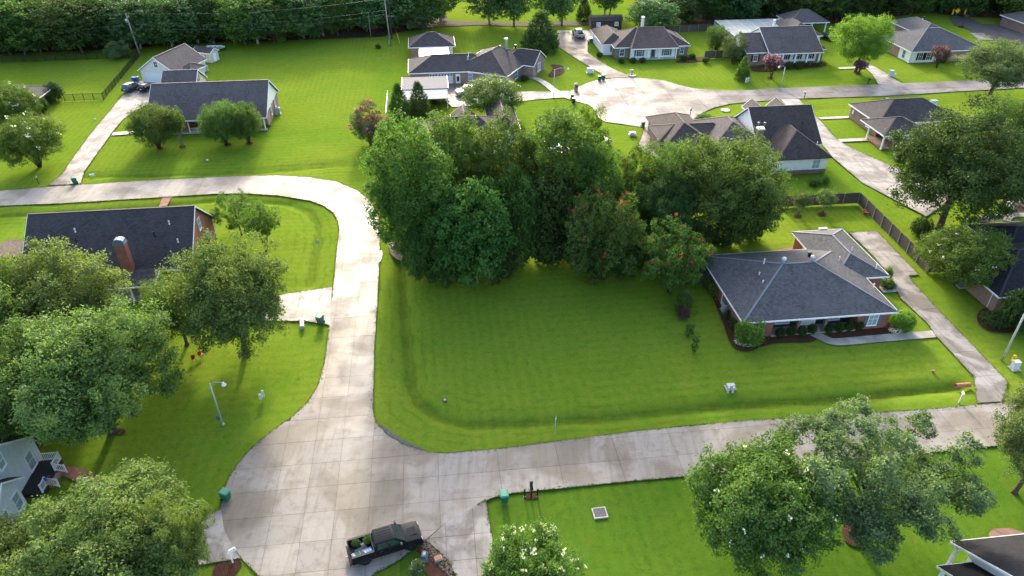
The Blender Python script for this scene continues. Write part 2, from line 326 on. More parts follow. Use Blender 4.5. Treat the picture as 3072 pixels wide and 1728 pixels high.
class MB:
    """collects solids in a local frame (optionally turned and shifted in plan) and builds one mesh object"""
    def __init__(s, ox=0, oy=0, ang=0, oz=0): s.v = []; s.f = []; s.o = (ox, oy, oz); s.c = math.cos(ang); s.s = math.sin(ang)
    def T(s, p): return (s.o[0] + p[0] * s.c - p[1] * s.s, s.o[1] + p[0] * s.s + p[1] * s.c, s.o[2] + p[2])
    def add(s, vs, fs): b = len(s.v); s.v += [s.T(p) for p in vs]; s.f += [tuple(i + b for i in f) for f in fs]; return s
    def box(s, x0, x1, y0, y1, z0, z1):
        return s.add([(x, y, z) for z in (z0, z1) for y in (y0, y1) for x in (x0, x1)],
                     [(0, 2, 3, 1), (4, 5, 7, 6), (0, 1, 5, 4), (2, 6, 7, 3), (0, 4, 6, 2), (1, 3, 7, 5)])
    def taper(s, x0, x1, y0, y1, z0, X0, X1, Y0, Y1, z1):
        return s.add([(x0, y0, z0), (x1, y0, z0), (x1, y1, z0), (x0, y1, z0), (X0, Y0, z1), (X1, Y0, z1), (X1, Y1, z1), (X0, Y1, z1)],
                     [(0, 3, 2, 1), (4, 5, 6, 7), (0, 1, 5, 4), (1, 2, 6, 5), (2, 3, 7, 6), (3, 0, 4, 7)])
    def prism(s, poly, z0, z1):
        n = len(poly)
        return s.add([(p[0], p[1], z0) for p in poly] + [(p[0], p[1], z1) for p in poly],
                     [tuple(range(n - 1, -1, -1)), tuple(range(n, 2 * n))] + [(i, (i + 1) % n, n + (i + 1) % n, n + i) for i in range(n)])
    def xz(s, prof, y0, y1, ytop=None):
        """profile in x,z swept across y"""
        n = len(prof)
        return s.add([(p[0], y0, p[1]) for p in prof] + [(p[0], y1, p[1]) for p in prof],
                     [tuple(range(n)), tuple(range(2 * n - 1, n - 1, -1))] + [(i, n + i, n + (i + 1) % n, (i + 1) % n) for i in range(n)])
    def tube(s, pts, rads, n=8, cap=True):
        rings = []; pts = [Vector(p) for p in pts]
        for i, p in enumerate(pts):
            d = (pts[min(i + 1, len(pts) - 1)] - pts[max(i - 1, 0)]).normalized()
            a = d.orthogonal().normalized() if abs(d.z) < .9 else Vector((1, 0, 0)) - d * d.x
            a.normalize(); b = d.cross(a); r = rads[i] if isinstance(rads, (list, tuple)) else rads
            rings.append([p + (a * math.cos(t) + b * math.sin(t)) * r for t in [2 * math.pi * k / n for k in range(n)]])
        vs = [tuple(q) for rg in rings for q in rg]; fs = []
        for i in range(len(pts) - 1):
            for k in range(n): fs.append((i * n + k, i * n + (k + 1) % n, (i + 1) * n + (k + 1) % n, (i + 1) * n + k))
        if cap: fs.append(tuple(range(n - 1, -1, -1))); fs.append(tuple((len(pts) - 1) * n + k for k in range(n)))
        return s.add(vs, fs)
    def lathe(s, prof, n=12, cx=0, cy=0):
        vs = [(cx + r * math.cos(2 * math.pi * k / n), cy + r * math.sin(2 * math.pi * k / n), z) for r, z in prof for k in range(n)]
        fs = [(i * n + k, i * n + (k + 1) % n, (i + 1) * n + (k + 1) % n, (i + 1) * n + k) for i in range(len(prof) - 1) for k in range(n)]
        fs.append(tuple(range(n - 1, -1, -1))); fs.append(tuple((len(prof) - 1) * n + k for k in range(n)))
        return s.add(vs, fs)
    def bar(s, p, q, wd, ht, out=0):
        """beam from p to q, width wd sideways, height ht (downwards from the line), shifted sideways by out"""
        p, q = Vector(p), Vector(q); d = (q - p); h = Vector((d.y, -d.x, 0))
        h = h.normalized() if h.length > 1e-6 else Vector((1, 0, 0))
        u = Vector((0, 0, 1)); vs = []
        for e in (p, q):
            for sx in (-.5, .5):
                for sz in (-1, 0): vs.append(tuple(e + h * (sx * wd + out) + u * (sz * ht)))
        return s.add(vs, [(0, 1, 3, 2), (4, 6, 7, 5), (0, 4, 5, 1), (2, 3, 7, 6), (1, 5, 7, 3), (0, 2, 6, 4)])
    def build(s, name, mat, parent=None, bevel=0, smooth=False, seg=2):
        me = bpy.data.meshes.new(name); me.from_pydata(s.v, [], s.f); me.materials.append(mat)
        bm = bmesh.new(); bm.from_mesh(me)
        if bevel:
            bmesh.ops.remove_doubles(bm, verts=bm.verts, dist=1e-5)
            bmesh.ops.bevel(bm, geom=[e for e in bm.edges if len(e.link_faces) == 2 and e.calc_face_angle(0) > .35], offset=bevel, segments=seg, affect='EDGES', profile=.6, clamp_overlap=True)
        bmesh.ops.recalc_face_normals(bm, faces=bm.faces); bm.to_mesh(me); bm.free()
        if smooth: me.polygons.foreach_set('use_smooth', [True] * len(me.polygons))
        return link(name, me, parent)

def sheet(name, poly, z, mat, parent=None, depth=0.0):
    """flat sheet from a plan polygon (world points); depth > 0 gives it sides"""
    bm = bmesh.new(); f = bm.faces.new([bm.verts.new((p.x, p.y, z)) for p in poly])
    bm.normal_update()
    if f.normal.z < 0: f.normal_flip()
    bmesh.ops.triangulate(bm, faces=bm.faces[:], ngon_method='EAR_CLIP')
    if depth: solid_down(bm, depth)
    me = bpy.data.meshes.new(name); bm.to_mesh(me); bm.free(); me.materials.append(mat)
    return link(name, me, parent)
def solid_down(bm, depth):
    before = bm.verts[:]; r = bmesh.ops.extrude_face_region(bm, geom=bm.faces[:])
    new = set(g for g in r['geom'] if isinstance(g, bmesh.types.BMVert))
    for v in before:
        if v.is_valid and v not in new: v.co.z -= depth
    bmesh.ops.recalc_face_normals(bm, faces=bm.faces)
def smoothpoly(pts, closed=True, it=2):
    for _ in range(it):
        o = []; n = len(pts)
        for i in range(n if closed else n - 1):
            a, b = pts[i], pts[(i + 1) % n]; o += [a * .75 + b * .25, a * .25 + b * .75]
        if not closed: o = [pts[0]] + o + [pts[-1]]
        pts = o
    return pts
def slabs(name, label_base, poly, ul, vl, mat, z=.03, gap=.024, basemat=None, base_z=.012):
    """paving: a dirt bed (structure) with one slab object per joint cell"""
    base = struct(sheet(name, poly, base_z, basemat or M['joint']))
    bm0 = bmesh.new(); f = bm0.faces.new([bm0.verts.new((*toUV(p), z)) for p in poly]); bm0.normal_update()
    if f.normal.z < 0: f.normal_flip()
    bmesh.ops.triangulate(bm0, faces=bm0.faces[:], ngon_method='EAR_CLIP')
    us = [-1e4] + sorted(ul) + [1e4]; vs = [-1e4] + sorted(vl) + [1e4]
    def cut(bm, axis, val, outer):
        no = Vector((1, 0, 0)) if axis == 0 else Vector((0, 1, 0)); co = Vector((val, 0, 0)) if axis == 0 else Vector((0, val, 0))
        bmesh.ops.bisect_plane(bm, geom=bm.verts[:] + bm.edges[:] + bm.faces[:], plane_co=co, plane_no=no, clear_outer=outer, clear_inner=not outer)
    for a, b in zip(us, us[1:]):
        bu = bm0.copy(); cut(bu, 0, b - gap / 2, True)
        if bu.faces: cut(bu, 0, a + gap / 2, False)
        if not bu.faces: bu.free(); continue
        for c, d in zip(vs, vs[1:]):
            bv = bu.copy(); cut(bv, 1, d - gap / 2, True)
            if bv.faces: cut(bv, 1, c + gap / 2, False)
            if bv.faces and sum(f.calc_area() for f in bv.faces) > .15:
                for v in bv.verts: p = UV(v.co.x, v.co.y); v.co = Vector((p.x, p.y, z))
                dz = random.uniform(-.004, .004)
                for v in bv.verts: v.co.z += dz
                solid_down(bv, z - base_z + .02)
                me = bpy.data.meshes.new('concrete_slab'); bv.to_mesh(me); me.materials.append(mat); link('concrete_slab', me, base)
            bv.free()
        bu.free()
    bm0.free()
    return base
random.seed(4)

# ---------------------------------------------------------------- ground sheet with its roadside swales
def P(*xy): return [D(*p) for p in xy]
DITCH = [([(1000, 610), (1010, 690), (1018, 800), (1030, 940), (1050, 1008), (1100, 1042), (1170, 1062), (1288, 1060), (1535, 1044), (1838, 1014), (2100, 1000), (2420, 968)], .7, .8),
         ([(0, 540), (200, 528), (430, 512), (560, 500), (644, 503), (727, 510), (777, 528), (800, 560), (797, 616), (787, 656), (777, 716)], .42, .8),
         ([(765, 835), (745, 900), (700, 985), (620, 1075), (540, 1180), (500, 1290)], .2, 1.3),
         ([(215, 441), (420, 436), (644, 430), (844, 413), (960, 414)], .4, 1.0),
         ([(1700, 232), (1900, 243), (2209, 226)], .0, 1.0), ([(2025, 275), (2250, 262), (2400, 256)], .22, 1.6), ([(1700, 216), (1850, 222), (2000, 214), (2200, 207)], .2, 1.6)]
def build_ground():
    ys = np.concatenate([np.arange(20, 110, .45), np.arange(110, 200, 1.0), np.arange(200, 420, 8), np.array([600, 1000, 1800, 2600])])
    rows = []; nx = 420
    X = []; Y = []
    for y in ys:
        hw = max(60, y * .95 + 30) if y < 420 else y * 1.2
        X.append(np.linspace(-hw, hw, nx)); Y.append(np.full(nx, y))
    X = np.concatenate([np.array(X)]); Y = np.array(Y)
    Z = np.zeros_like(X); SD = np.full(X.shape, 99.0)
    for pts, dep, hw in DITCH:
        w = [D(*p) for p in pts]; best = np.full(X.shape, 1e9)
        for a, b in zip(w, w[1:]):
            dx, dy = b.x - a.x, b.y - a.y; L2 = dx * dx + dy * dy
            t = np.clip(((X - a.x) * dx + (Y - a.y) * dy) / L2, 0, 1)
            best = np.minimum(best, np.hypot(X - a.x - t * dx, Y - a.y - t * dy))
        SD = np.minimum(SD, best) if dep > .25 else SD
        Z -= dep * np.exp(-(best / hw) ** 1.35)
    rng = np.random.RandomState(1)
    for k in range(14):
        a = rng.uniform(0, 6.28); L = rng.uniform(3, 14); ph = rng.uniform(0, 6.28)
        Z += .008 * (np.sin((X * math.cos(a) + Y * math.sin(a)) * 6.28 / L + ph) - 1)
    ny = len(ys); v = np.stack([X.ravel(), Y.ravel(), np.minimum(Z.ravel(), 0)], 1)
    i = np.arange(ny - 1)[:, None] * nx + np.arange(nx - 1)[None]; i = i.ravel()
    q = np.stack([i, i + 1, i + nx + 1, i + nx], 1)
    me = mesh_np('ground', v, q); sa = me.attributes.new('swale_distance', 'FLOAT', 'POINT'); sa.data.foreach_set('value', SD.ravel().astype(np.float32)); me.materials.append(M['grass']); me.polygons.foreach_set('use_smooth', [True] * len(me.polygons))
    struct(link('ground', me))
def mesh_np(name, v, q, tint=None):
    me = bpy.data.meshes.new(name); me.vertices.add(len(v)); me.vertices.foreach_set('co', v.astype(np.float32).ravel())
    k = q.shape[1]; me.loops.add(q.size); me.loops.foreach_set('vertex_index', q.astype(np.int32).ravel())
    me.polygons.add(len(q)); me.polygons.foreach_set('loop_start', (np.arange(len(q)) * k).astype(np.int32))
    me.update(calc_edges=True)
    if tint is not None:
        a = me.attributes.new('tint', 'FLOAT', 'FACE'); a.data.foreach_set('value', tint.astype(np.float32))
    return me
build_ground()

# ---------------------------------------------------------------- streets, drives, paths
north = P((-60, 486), (0, 480), (150, 468), (300, 458), (450, 450), (600, 443), (700, 441), (780, 446), (850, 458), (900, 480), (935, 508), (952, 545), (957, 580), (955, 640), (952, 720), (947, 800), (942, 880), (940, 960), (938, 1030), (945, 1062), (975, 1095), (1020, 1120), (1075, 1137), (1120, 1140), (1250, 1130), (1400, 1110), (1600, 1085), (1850, 1060), (2100, 1045), (2330, 1030), (2466, 1018), (2640, 1004))
south = P((2640, 1108), (2435, 1129), (1755, 1196), (1571, 1212), (1288, 1241), (1240, 1252), (1200, 1270), (1165, 1290), (1143, 1297), (1071, 1358), (1040, 1382), (1000, 1412), (940, 1445), (900, 1475), (840, 1505), (760, 1515), (700, 1490), (652, 1450), (614, 1412), (587, 1376), (563, 1329), (556, 1279), (560, 1240), (575, 1205), (600, 1165), (640, 1120), (690, 1080), (740, 1045), (775, 1010), (800, 970), (815, 920), (822, 870), (828, 820), (835, 750), (842, 680), (848, 620), (853, 580), (850, 555), (838, 535), (815, 518), (780, 505), (700, 492), (620, 487), (540, 488), (430, 495), (300, 503), (150, 512), (0, 518), (-60, 522))
UL_ = [-13.3, -10.7, -7.75, -4.8, -1.6, 4.0, 9.6, 15.25, 20.85, 26.5, 32.1, 37.7, 43.3, 49, 54.6, 60] + [-16.1, -21.5, -27, -32.5, -38, -43.5, -49, -54.5, -60, -65.5, -71, -76.5, -82]
VL_ = [33.6, 36.5, 39.4, 42.4, 45.25, 48.1, 51, 54, 57.1, 60.2, 63.6, 67.2, 71, 75.2, 78.6, 81.6, 85.3, 89.1, 92.8, 96.6]
slabs('street', 'street', north + south, UL_, VL_, M['road'])
cds = P((2680, 188), (2576, 195), (2409, 204), (2265, 210), (2209, 213), (1932, 223), (1888, 227), (1821, 228), (1748, 223), (1705, 213), (1671, 203), (1631, 198), (1588, 195), (1541, 197), (1501, 202), (1475, 210), (1455, 220), (1430, 232), (1420, 246), (1450, 255), (1480, 263), (1492, 272), (1496, 282), (1505, 295), (1521, 306), (1571, 313), (1621, 321), (1660, 322), (1705, 313), (1745, 299), (1768, 283), (1798, 270), (1838, 261), (1905, 255), (1965, 251), (2012, 248), (2215, 242), (2412, 230), (2576, 221), (2680, 215))
slabs('cul_de_sac_street', 'cul de sac', cds, [19.5, 24.5, 29.5, 34.6, 39.7, 44.8, 50, 55.2, 60.4, 65.6, 70.8, 76, 81.2, 86.4, 91.6, 97, 102, 107, 112, 118, 124, 130], [118, 122.8, 127.6, 132.4, 137.2, 141.6, 146, 150.8], M['culdesac'], gap=.05)
DRV = []
def drive(name, pts, ul, vl, mat='drive', z=.036, gap=.03):
    DRV.append(P(*pts)); return slabs(name, name, P(*pts), ul, vl, M[mat], z, gap, None, .016)
drive('driveway', [(829, 818), (760, 806), (740, 808), (640, 806), (560, 790), (580, 740), (700, 742), (780, 730), (836, 722)], [-22, -18, -15.5], [71.8], z=.036)
drive('driveway', [(1144, 1296), (1222, 1256), (1226, 1280), (1230, 1310), (1237, 1346), (1243, 1390), (1250, 1470), (1160, 1480), (1146, 1445), (1134, 1424), (1111, 1394), (1090, 1375), (1073, 1359)], [-1.2, 1.2], [36.2, 38.6], z=.038)
drive('driveway', [(122, 467), (160, 433), (173, 412), (233, 330), (287, 267), (315, 233), (350, 203), (400, 200), (400, 255), (363, 267), (333, 283), (310, 300), (283, 333), (247, 383), (212, 432), (204, 462)], [-66, -62, -58], [100, 106, 112, 118, 124, 130, 136, 142, 148, 154])
drive('driveway', [(2135, 585), (2205, 581), (2252, 630), (2312, 692), (2286, 694), (2299, 713), (2385, 805), (2432, 853), (2515, 940), (2535, 962), (2520, 1010), (2457, 1014), (2452, 966), (2449, 946), (2355, 846), (2332, 813), (2265, 750), (2252, 723), (2242, 696), (2185, 633)], [57, 60], [48, 52.5, 56.6, 60.7, 64.8, 69, 73, 77], z=.038)
drive('driveway', [(1541, 196), (1588, 194), (1541, 173), (1521, 162), (1478, 133), (1478, 110), (1491, 87), (1485, 77), (1403, 77), (1401, 115), (1438, 140), (1475, 163), (1515, 187), (1525, 196)], [38, 43], [158, 164, 170, 176, 182, 188], 'culdesac')
drive('driveway', [(1425, 245), (1400, 246), (1330, 252), (1250, 262), (1137, 268), (1120, 255), (1120, 203), (1195, 200), (1215, 215), (1250, 232), (1388, 230), (1432, 229)], [-1, 5, 10, 15, 20], [142, 147.5, 153], 'culdesac')
drive('driveway', [(2165, 163), (2180, 163), (2195, 165), (2225, 182), (2268, 210), (2210, 213), (2195, 187), (2178, 172)], [], [151, 156])
drive('driveway', [(1965, 250), (2009, 249), (2045, 290), (2060, 300), (2105, 350), (2132, 367), (2165, 383), (2260, 425), (2400, 500), (2330, 545), (2169, 460), (2095, 397), (2040, 330), (1990, 280)], [66, 70, 74], [102, 107, 112, 117, 122, 127])
drive('driveway', [(1660, 322), (1621, 322), (1612, 350), (1600, 375), (1660, 400), (1700, 350)], [36], [112, 117], 'culdesac')
drive('driveway', [(520, 1299), (556, 1281), (563, 1330), (587, 1376), (606, 1405), (560, 1412), (500, 1422), (470, 1360)], [-16], [38], z=.040)
drive('driveway', [(2471, 83), (2501, 101), (2462, 101), (2440, 83)], [], [], z=.04)
def inside(p, poly):
    r = False; j = len(poly) - 1
    for i in range(len(poly)):
        a, b = poly[i], poly[j]
        if (a.y > p.y) != (b.y > p.y) and p.x < (b.x - a.x) * (p.y - a.y) / (b.y - a.y) + a.x: r = not r
        j = i
    return r
def ragged_edge(polys, limit=130):
    rng = np.random.RandomState(8); G, Dt = [], []
    for poly in polys:
        n = len(poly); A2 = sum(poly[i].x * poly[(i + 1) % n].y - poly[(i + 1) % n].x * poly[i].y for i in range(n)); sg = 1 if A2 > 0 else -1
        for i in range(n):
            a, b = poly[i], poly[(i + 1) % n]; d = b - a; L = d.length
            if L < .05 or min(a.y, b.y) > limit: continue
            mid = (a + b) / 2; out = Vector((d.y, -d.x, 0)) / L * sg * .35
            if any(inside(mid + out, q) for q in polys if q is not poly): continue
            d = d / L; nx, ny = -d.y * sg, d.x * sg                    # towards the slab
            k = int(L / .075); t = rng.uniform(0, L, k); patch = np.clip(np.sin(t * .9 + i) * .5 + np.sin(t * 2.3 + i * 2) * .5 + .6, .15, 1.4)
            o = rng.normal(0, .07, k) * patch - .02; G.append(np.stack([a.x + d.x * t + nx * o, a.y + d.y * t + ny * o, np.zeros(k)], 1))
            k = int(L / .2); t = rng.uniform(0, L, k); o = np.abs(rng.normal(0, .16, k)) * np.clip(np.sin(t * .5 + i * 3) + .5, 0, 1.5); Dt.append(np.stack([a.x + d.x * t + nx * o, a.y + d.y * t + ny * o, np.zeros(k)], 1))
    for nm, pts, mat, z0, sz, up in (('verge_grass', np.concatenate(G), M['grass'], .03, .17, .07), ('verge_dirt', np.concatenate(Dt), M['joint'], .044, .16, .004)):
        n = len(pts); ang = rng.uniform(0, 6.28, n); L = sz * rng.uniform(.5, 1.3, n); W = L * rng.uniform(.35, .7, n)
        ca, sa = np.cos(ang), np.sin(ang); z = np.full(n, z0)
        q = [pts + np.stack([ca * L * a - sa * W * b, sa * L * a + ca * W * b, z + (up * rng.uniform(.3, 1.2, n) if c else rng.uniform(0, .004, n))], 1) for a, b, c in ((-.5, 0, 0), (0, -.5, 1), (.5, 0, 0), (0, .5, 1))]
        me = mesh_np(nm, np.stack(q, 1).reshape(-1, 3), np.arange(4 * n).reshape(n, 4)); me.materials.append(mat); stuff(link(nm, me))
def path(name, pts, width, mat, z=.042, sm=True, seg=1.4):
    c = [D(*p) for p in pts]
    if sm and len(c) > 2: c = smoothpoly(c, False, 2)
    L, Rr = [], []
    for i, p in enumerate(c):
        d = (c[min(i + 1, len(c) - 1)] - c[max(i - 1, 0)]).normalized(); n = Vector((-d.y, d.x, 0)) * width / 2
        L.append(p + n); Rr.append(p - n)
    return struct(sheet(name, L + Rr[::-1], z, mat, None, .05))
path('garden_path', [(2045, 838), (2062, 846), (2085, 858), (2110, 861), (2200, 852), (2352, 840)], 1.25, M['walk'])
path('garden_path', [(1331, 193), (1355, 200), (1375, 212), (1391, 226), (1400, 231)], 1.6, M['walk'])
path('garden_path', [(283, 337), (340, 333), (420, 332)], 1.5, M['walk'])
path('garden_path', [(2062, 298), (2150, 294)], 1.0, M['walk'], .046)
path('garden_path', [(2110, 354), (2195, 350)], 1.2, M['walk'], .046)
path('garden_path', [(2214, 727), (2254, 725)], 1.6, M['walk'], .046)
path('garden_path', [(2110, 172), (2180, 169)], 1.1, M['walk'])
path('garden_path', [(2530, 555), (2535, 545), (2550, 540), (2590, 541)], 1.2, M['walk'])
ragged_edge([north + south] + DRV)
struct(sheet('patio', P((2545, 510), (2600, 505), (2600, 545), (2560, 540), (2540, 525)), .02, M['brick_tan']))
struct(sheet('patio', P((1900, 640), (1990, 622), (2010, 640), (1960, 650)), .024, M['brick_path']))
struct(sheet('garden_path', P((2488, 1340), (2500, 1330), (2540, 1328), (2576, 1340), (2600, 1345), (2600, 1365), (2488, 1355)), .02, M['brick_tan']))
struct(sheet('dead_end_street', P((2389, 40), (2440, 45), (2470, 60), (2576, 63), (2660, 70), (2660, 135), (2576, 118), (2525, 100), (2462, 100), (2440, 75), (2400, 62)), .02, M['asphalt']))
struct(sheet('gravel_shoulder', smoothpoly(P((944, 1064), (965, 1072), (990, 1090), (1020, 1110), (1060, 1126), (1082, 1138), (1050, 1137), (1015, 1124), (975, 1100), (950, 1078)), True, 1), .02, M['gravel']))
struct(sheet('puddle', smoothpoly(P((953, 636), (961, 628), (962, 645), (956, 662), (951, 660)), True, 2), .046, M['water']))
struct(sheet('dirt_patch', smoothpoly(P((-10, 615), (40, 598), (72, 608), (70, 636), (20, 650), (-20, 655)), True, 2), .012, M['dirt']))
struct(sheet('dirt_patch', smoothpoly(P((975, 600), (1015, 605), (1045, 640), (1010, 660), (980, 640)), True, 2), .012, M['dirt']))
def bed(pts, z=.014, mat='mulch', it=2): return struct(sheet('mulch_bed', smoothpoly(P(*pts), True, it), z, M[mat]))
bed([(1770, 700), (1790, 690), (1830, 790), (1860, 840), (1920, 850), (2000, 845), (2055, 838), (2055, 862), (1960, 862), (1915, 870), (1890, 885), (1850, 882), (1832, 855), (1815, 800)])
bed([(2070, 838), (2230, 810), (2290, 805), (2295, 832), (2180, 848), (2100, 854)])
bed([(1073, 1365), (1090, 1378), (1111, 1398), (1134, 1428), (1146, 1455), (1100, 1470), (1060, 1430), (1045, 1390), (1055, 1375)], .02)
bed([(545, 1412), (600, 1408), (612, 1418), (590, 1449), (560, 1470), (530, 1450)])
bed([(2120, 1315), (2150, 1300), (2175, 1330), (2180, 1370), (2150, 1378), (2118, 1355)])
bed([(2480, 770), (2455, 790), (2462, 820), (2500, 838), (2560, 838), (2600, 820), (2600, 770)])
bed([(1316, 1246), (1335, 1240), (1358, 1246), (1354, 1254), (1320, 1255)])
bed([(1375, 190), (1395, 172), (1380, 160), (1420, 165), (1420, 182), (1395, 195)])
bed([(1700, 150), (1780, 140), (1790, 152), (1700, 160)])
bed([(1870, 168), (1990, 160), (2080, 152), (2080, 168), (1990, 174), (1900, 182)])
for x, y, r in ((403, 372, 10), (459, 368, 9), (573, 363, 10), (627, 360, 10), (2007, 543, 11), (2068, 538, 12), (2158, 183, 10), (1938, 196, 8), (612, 890, 14), (300, 1085, 18)):
    bed([(x - r, y), (x - r * .7, y - r * .3), (x, y - r * .45), (x + r * .7, y - r * .3), (x + r, y), (x + r * .6, y + r * .4), (x - r * .6, y + r * .4)], .01, it=1)
struct(sheet('forest_floor', P((-60, 138), (60, 133), (200, 128), (330, 122), (420, 112), (560, 106), (700, 103), (860, 96), (960, 92), (1010, 80), (1110, 66), (1200, 63), (1310, 66), (1480, 64), (1480, 52), (1300, 56), (1130, 52), (1110, 20), (1105, -40), (-60, -40)), .012, M['forestdirt']))
struct(sheet('forest_floor', P((1620, 70), (1700, 60), (1780, 62), (1900, 55), (2060, 60), (2120, 60), (2200, 50), (2330, 30), (2420, 42), (2660, 50), (2660, -40), (1600, -40)), .012, M['forestdirt']))
# ---------------------------------------------------------------- houses
def house(name, label, cat, u, v, extra=0.0):
    p = UV(u, v); h = thing(name, label, cat, p, GA + extra); return h
def roof_block(par, x0, x1, y0, y1, ze, pitch, mat, axis='x', e='hh', org=(0, 0, 0), trim='white', cap=True, over=.45, walls=None, gable=None, z0=0.0):
    """a hipped or gabled roof over the rectangle, with fascia boards, ridge caps, and the wall body under it"""
    sw = axis == 'y'
    a0, a1, b0, b1 = (y0, y1, x0, x1) if sw else (x0, x1, y0, y1)
    half = (b1 - b0) / 2; zr = ze + half * pitch; bm_ = (b0 + b1) / 2
    i0 = half if e[0] == 'h' else 0; i1 = half if e[1] == 'h' else 0
    if a0 + i0 > a1 - i1: m = (a0 + a1) / 2; i0 = m - a0; i1 = a1 - m
    q = (lambda a, b, z: (b, a, z)) if sw else (lambda a, b, z: (a, b, z))
    A, B, C_, D_ = q(a0, b0, ze), q(a1, b0, ze), q(a1, b1, ze), q(a0, b1, ze); E0, E1 = q(a0 + i0, bm_, zr), q(a1 - i1, bm_, zr)
    mb = MB(*org[:2], org[2]); th = .16
    faces = [[A, B, E1, E0], [C_, D_, E0, E1]]
    if e[0] == 'h': faces.append([D_, A, E0])
    if e[1] == 'h': faces.append([B, C_, E1])
    for fc in faces:                                   # each slope is a slab of its own thickness
        n = len(fc); lo = [(p[0], p[1], p[2] - th) for p in fc]
        mb.add(list(fc) + lo, [tuple(range(n)), tuple(range(2 * n - 1, n - 1, -1))] + [(i, n + i, n + (i + 1) % n, (i + 1) % n) for i in range(n)])
    rf = mb.build('roof', M[mat], par)
    fs = MB(*org[:2], org[2]); edges = [(A, B), (C_, D_)]
    edges += [(D_, A)] if e[0] == 'h' else [(E0, A), (D_, E0)]
    edges += [(B, C_)] if e[1] == 'h' else [(E1, C_), (B, E1)]
    ctr = Vector(((x0 + x1) / 2, (y0 + y1) / 2, 0))
    for p, r in edges:
        p, r = Vector(p), Vector(r); d = r - p; h = Vector((d.y, -d.x, 0)).normalized(); mid = (p + r) / 2
        side = 1 if (mid - ctr).dot(h) > 0 else -1
        if abs(h.dot(Vector((1, 0, 0)))) > .9 and sw is False and (p.z != r.z): pass
        fs.bar(p + Vector((0, 0, -.01)), r + Vector((0, 0, -.01)), .06, .2, side * .032)
    fs.build('fascia', M[trim], rf)
    if cap:
        cp = MB(*org[:2], org[2]); up = Vector((0, 0, .035))
        lines_ = [(E0, E1)] + ([(A, E0), (D_, E0)] if e[0] == 'h' else []) + ([(B, E1), (C_, E1)] if e[1] == 'h' else [])
        for p, r in lines_:
            if (Vector(p) - Vector(r)).length > .3: cp.bar(Vector(p) + up, Vector(r) + up, .24, .05)
        cp.build('ridge_cap', M[mat + '_cap'] if mat + '_cap' in M else M[mat], rf)
    if walls:
        wb = MB(*org[:2], org[2]); o = over; wb.box(x0 + o, x1 - o, y0 + o, y1 - o, z0, ze - .05 + o * pitch * .6)
        wb.build('wall', M[walls], par)
    for k, ee in enumerate(e):
        if ee == 'g' and gable:
            a = (a0 + over) if k == 0 else (a1 - over); da = .12 if k == 0 else -.12
            t = .2; g = MB(*org[:2], org[2]); o = .25
            tri = [(b0 + o, ze - .25 + o * pitch), (b1 - o, ze - .25 + o * pitch), (bm_, zr - .22)]
            vs = [q(a - (.04 if k == 0 else -.04), b, z) for b, z in tri] + [q(a + da, b, z) for b, z in tri]
            g.add(vs, [(0, 1, 2), (5, 4, 3), (0, 3, 4, 1), (1, 4, 5, 2), (2, 5, 3, 0)]); g.build('gable_wall', M[gable], par)
    return rf
FACE = {'S': 0.0, 'E': R(90), 'N': R(180), 'W': R(-90)}
def window(par, x, y, face, z, w, h, shut=None, glass='glass', grid=(2, 2), frame='white', arch=False, org=(0, 0, 0), sill=True):
    """face = compass side it looks to; (x, y) = middle of the window on the wall surface, z = sill height"""
    f = FACE[face] if isinstance(face, str) else face
    def mk():
        c, s = math.cos(org[2]), math.sin(org[2])
        return MB(org[0] + x * c - y * s, org[1] + x * s + y * c, org[2] + f)
    fr = mk(); t = .09
    fr.box(-w / 2 - t, w / 2 + t, -.09, .03, z - t, z); fr.box(-w / 2 - t, w / 2 + t, -.09, .03, z + h, z + h + t)
    fr.box(-w / 2 - t, -w / 2, -.088, .03, z, z + h); fr.box(w / 2, w / 2 + t, -.088, .03, z, z + h)
    if sill: fr.box(-w / 2 - .14, w / 2 + .14, -.14, .02, z - t - .05, z - t - .004)
    for i in range(1, grid[0]): xx = -w / 2 + w * i / grid[0]; fr.box(xx - .022, xx + .022, -.07, .01, z, z + h)
    for j in range(1, grid[1]): zz = z + h * j / grid[1]; fr.box(-w / 2, w / 2, -.067, .01, zz - .025, zz + .025)
    wo = fr.build('window', M[frame], par)
    pb = mk()
    if arch:
        pts = [(-w / 2, z + h)] + [(-w / 2 * math.cos(math.pi * k / 8), z + h + w / 2 * .75 * math.sin(math.pi * k / 8)) for k in range(1, 8)] + [(w / 2, z + h)]
        pb.xz(pts, -.05, -.01)
        ar = mk(); ring = [(p[0] * 1.15, z + h + (p[1] - z - h) * 1.2) for p in pts]
        for a, b, c, d in zip(pts, pts[1:], ring[1:], ring): ar.xz([a, b, c, d], -.08, -.005)
        ar.box(-.025, .025, -.075, 0, z + h, z + h + w / 2 * .75); ar.build('arch_trim', M[frame], wo)
    pb.box(-w / 2, w / 2, -.045, 0, z, z + h); pb.build('pane', M[glass], wo)
    if shut:
        for sd in (-1, 1):
            s = mk(); xx = sd * (w / 2 + t + .24); s.box(xx - .21, xx + .21, -.075, .01, z - .03, z + h + .03)
            for j in range(7): zz = z + h * (j + .5) / 7; s.box(xx - .16, xx + .16, -.09, -.07, zz - h / 22, zz + h / 22)
            s.build('shutter', M[shut], par)
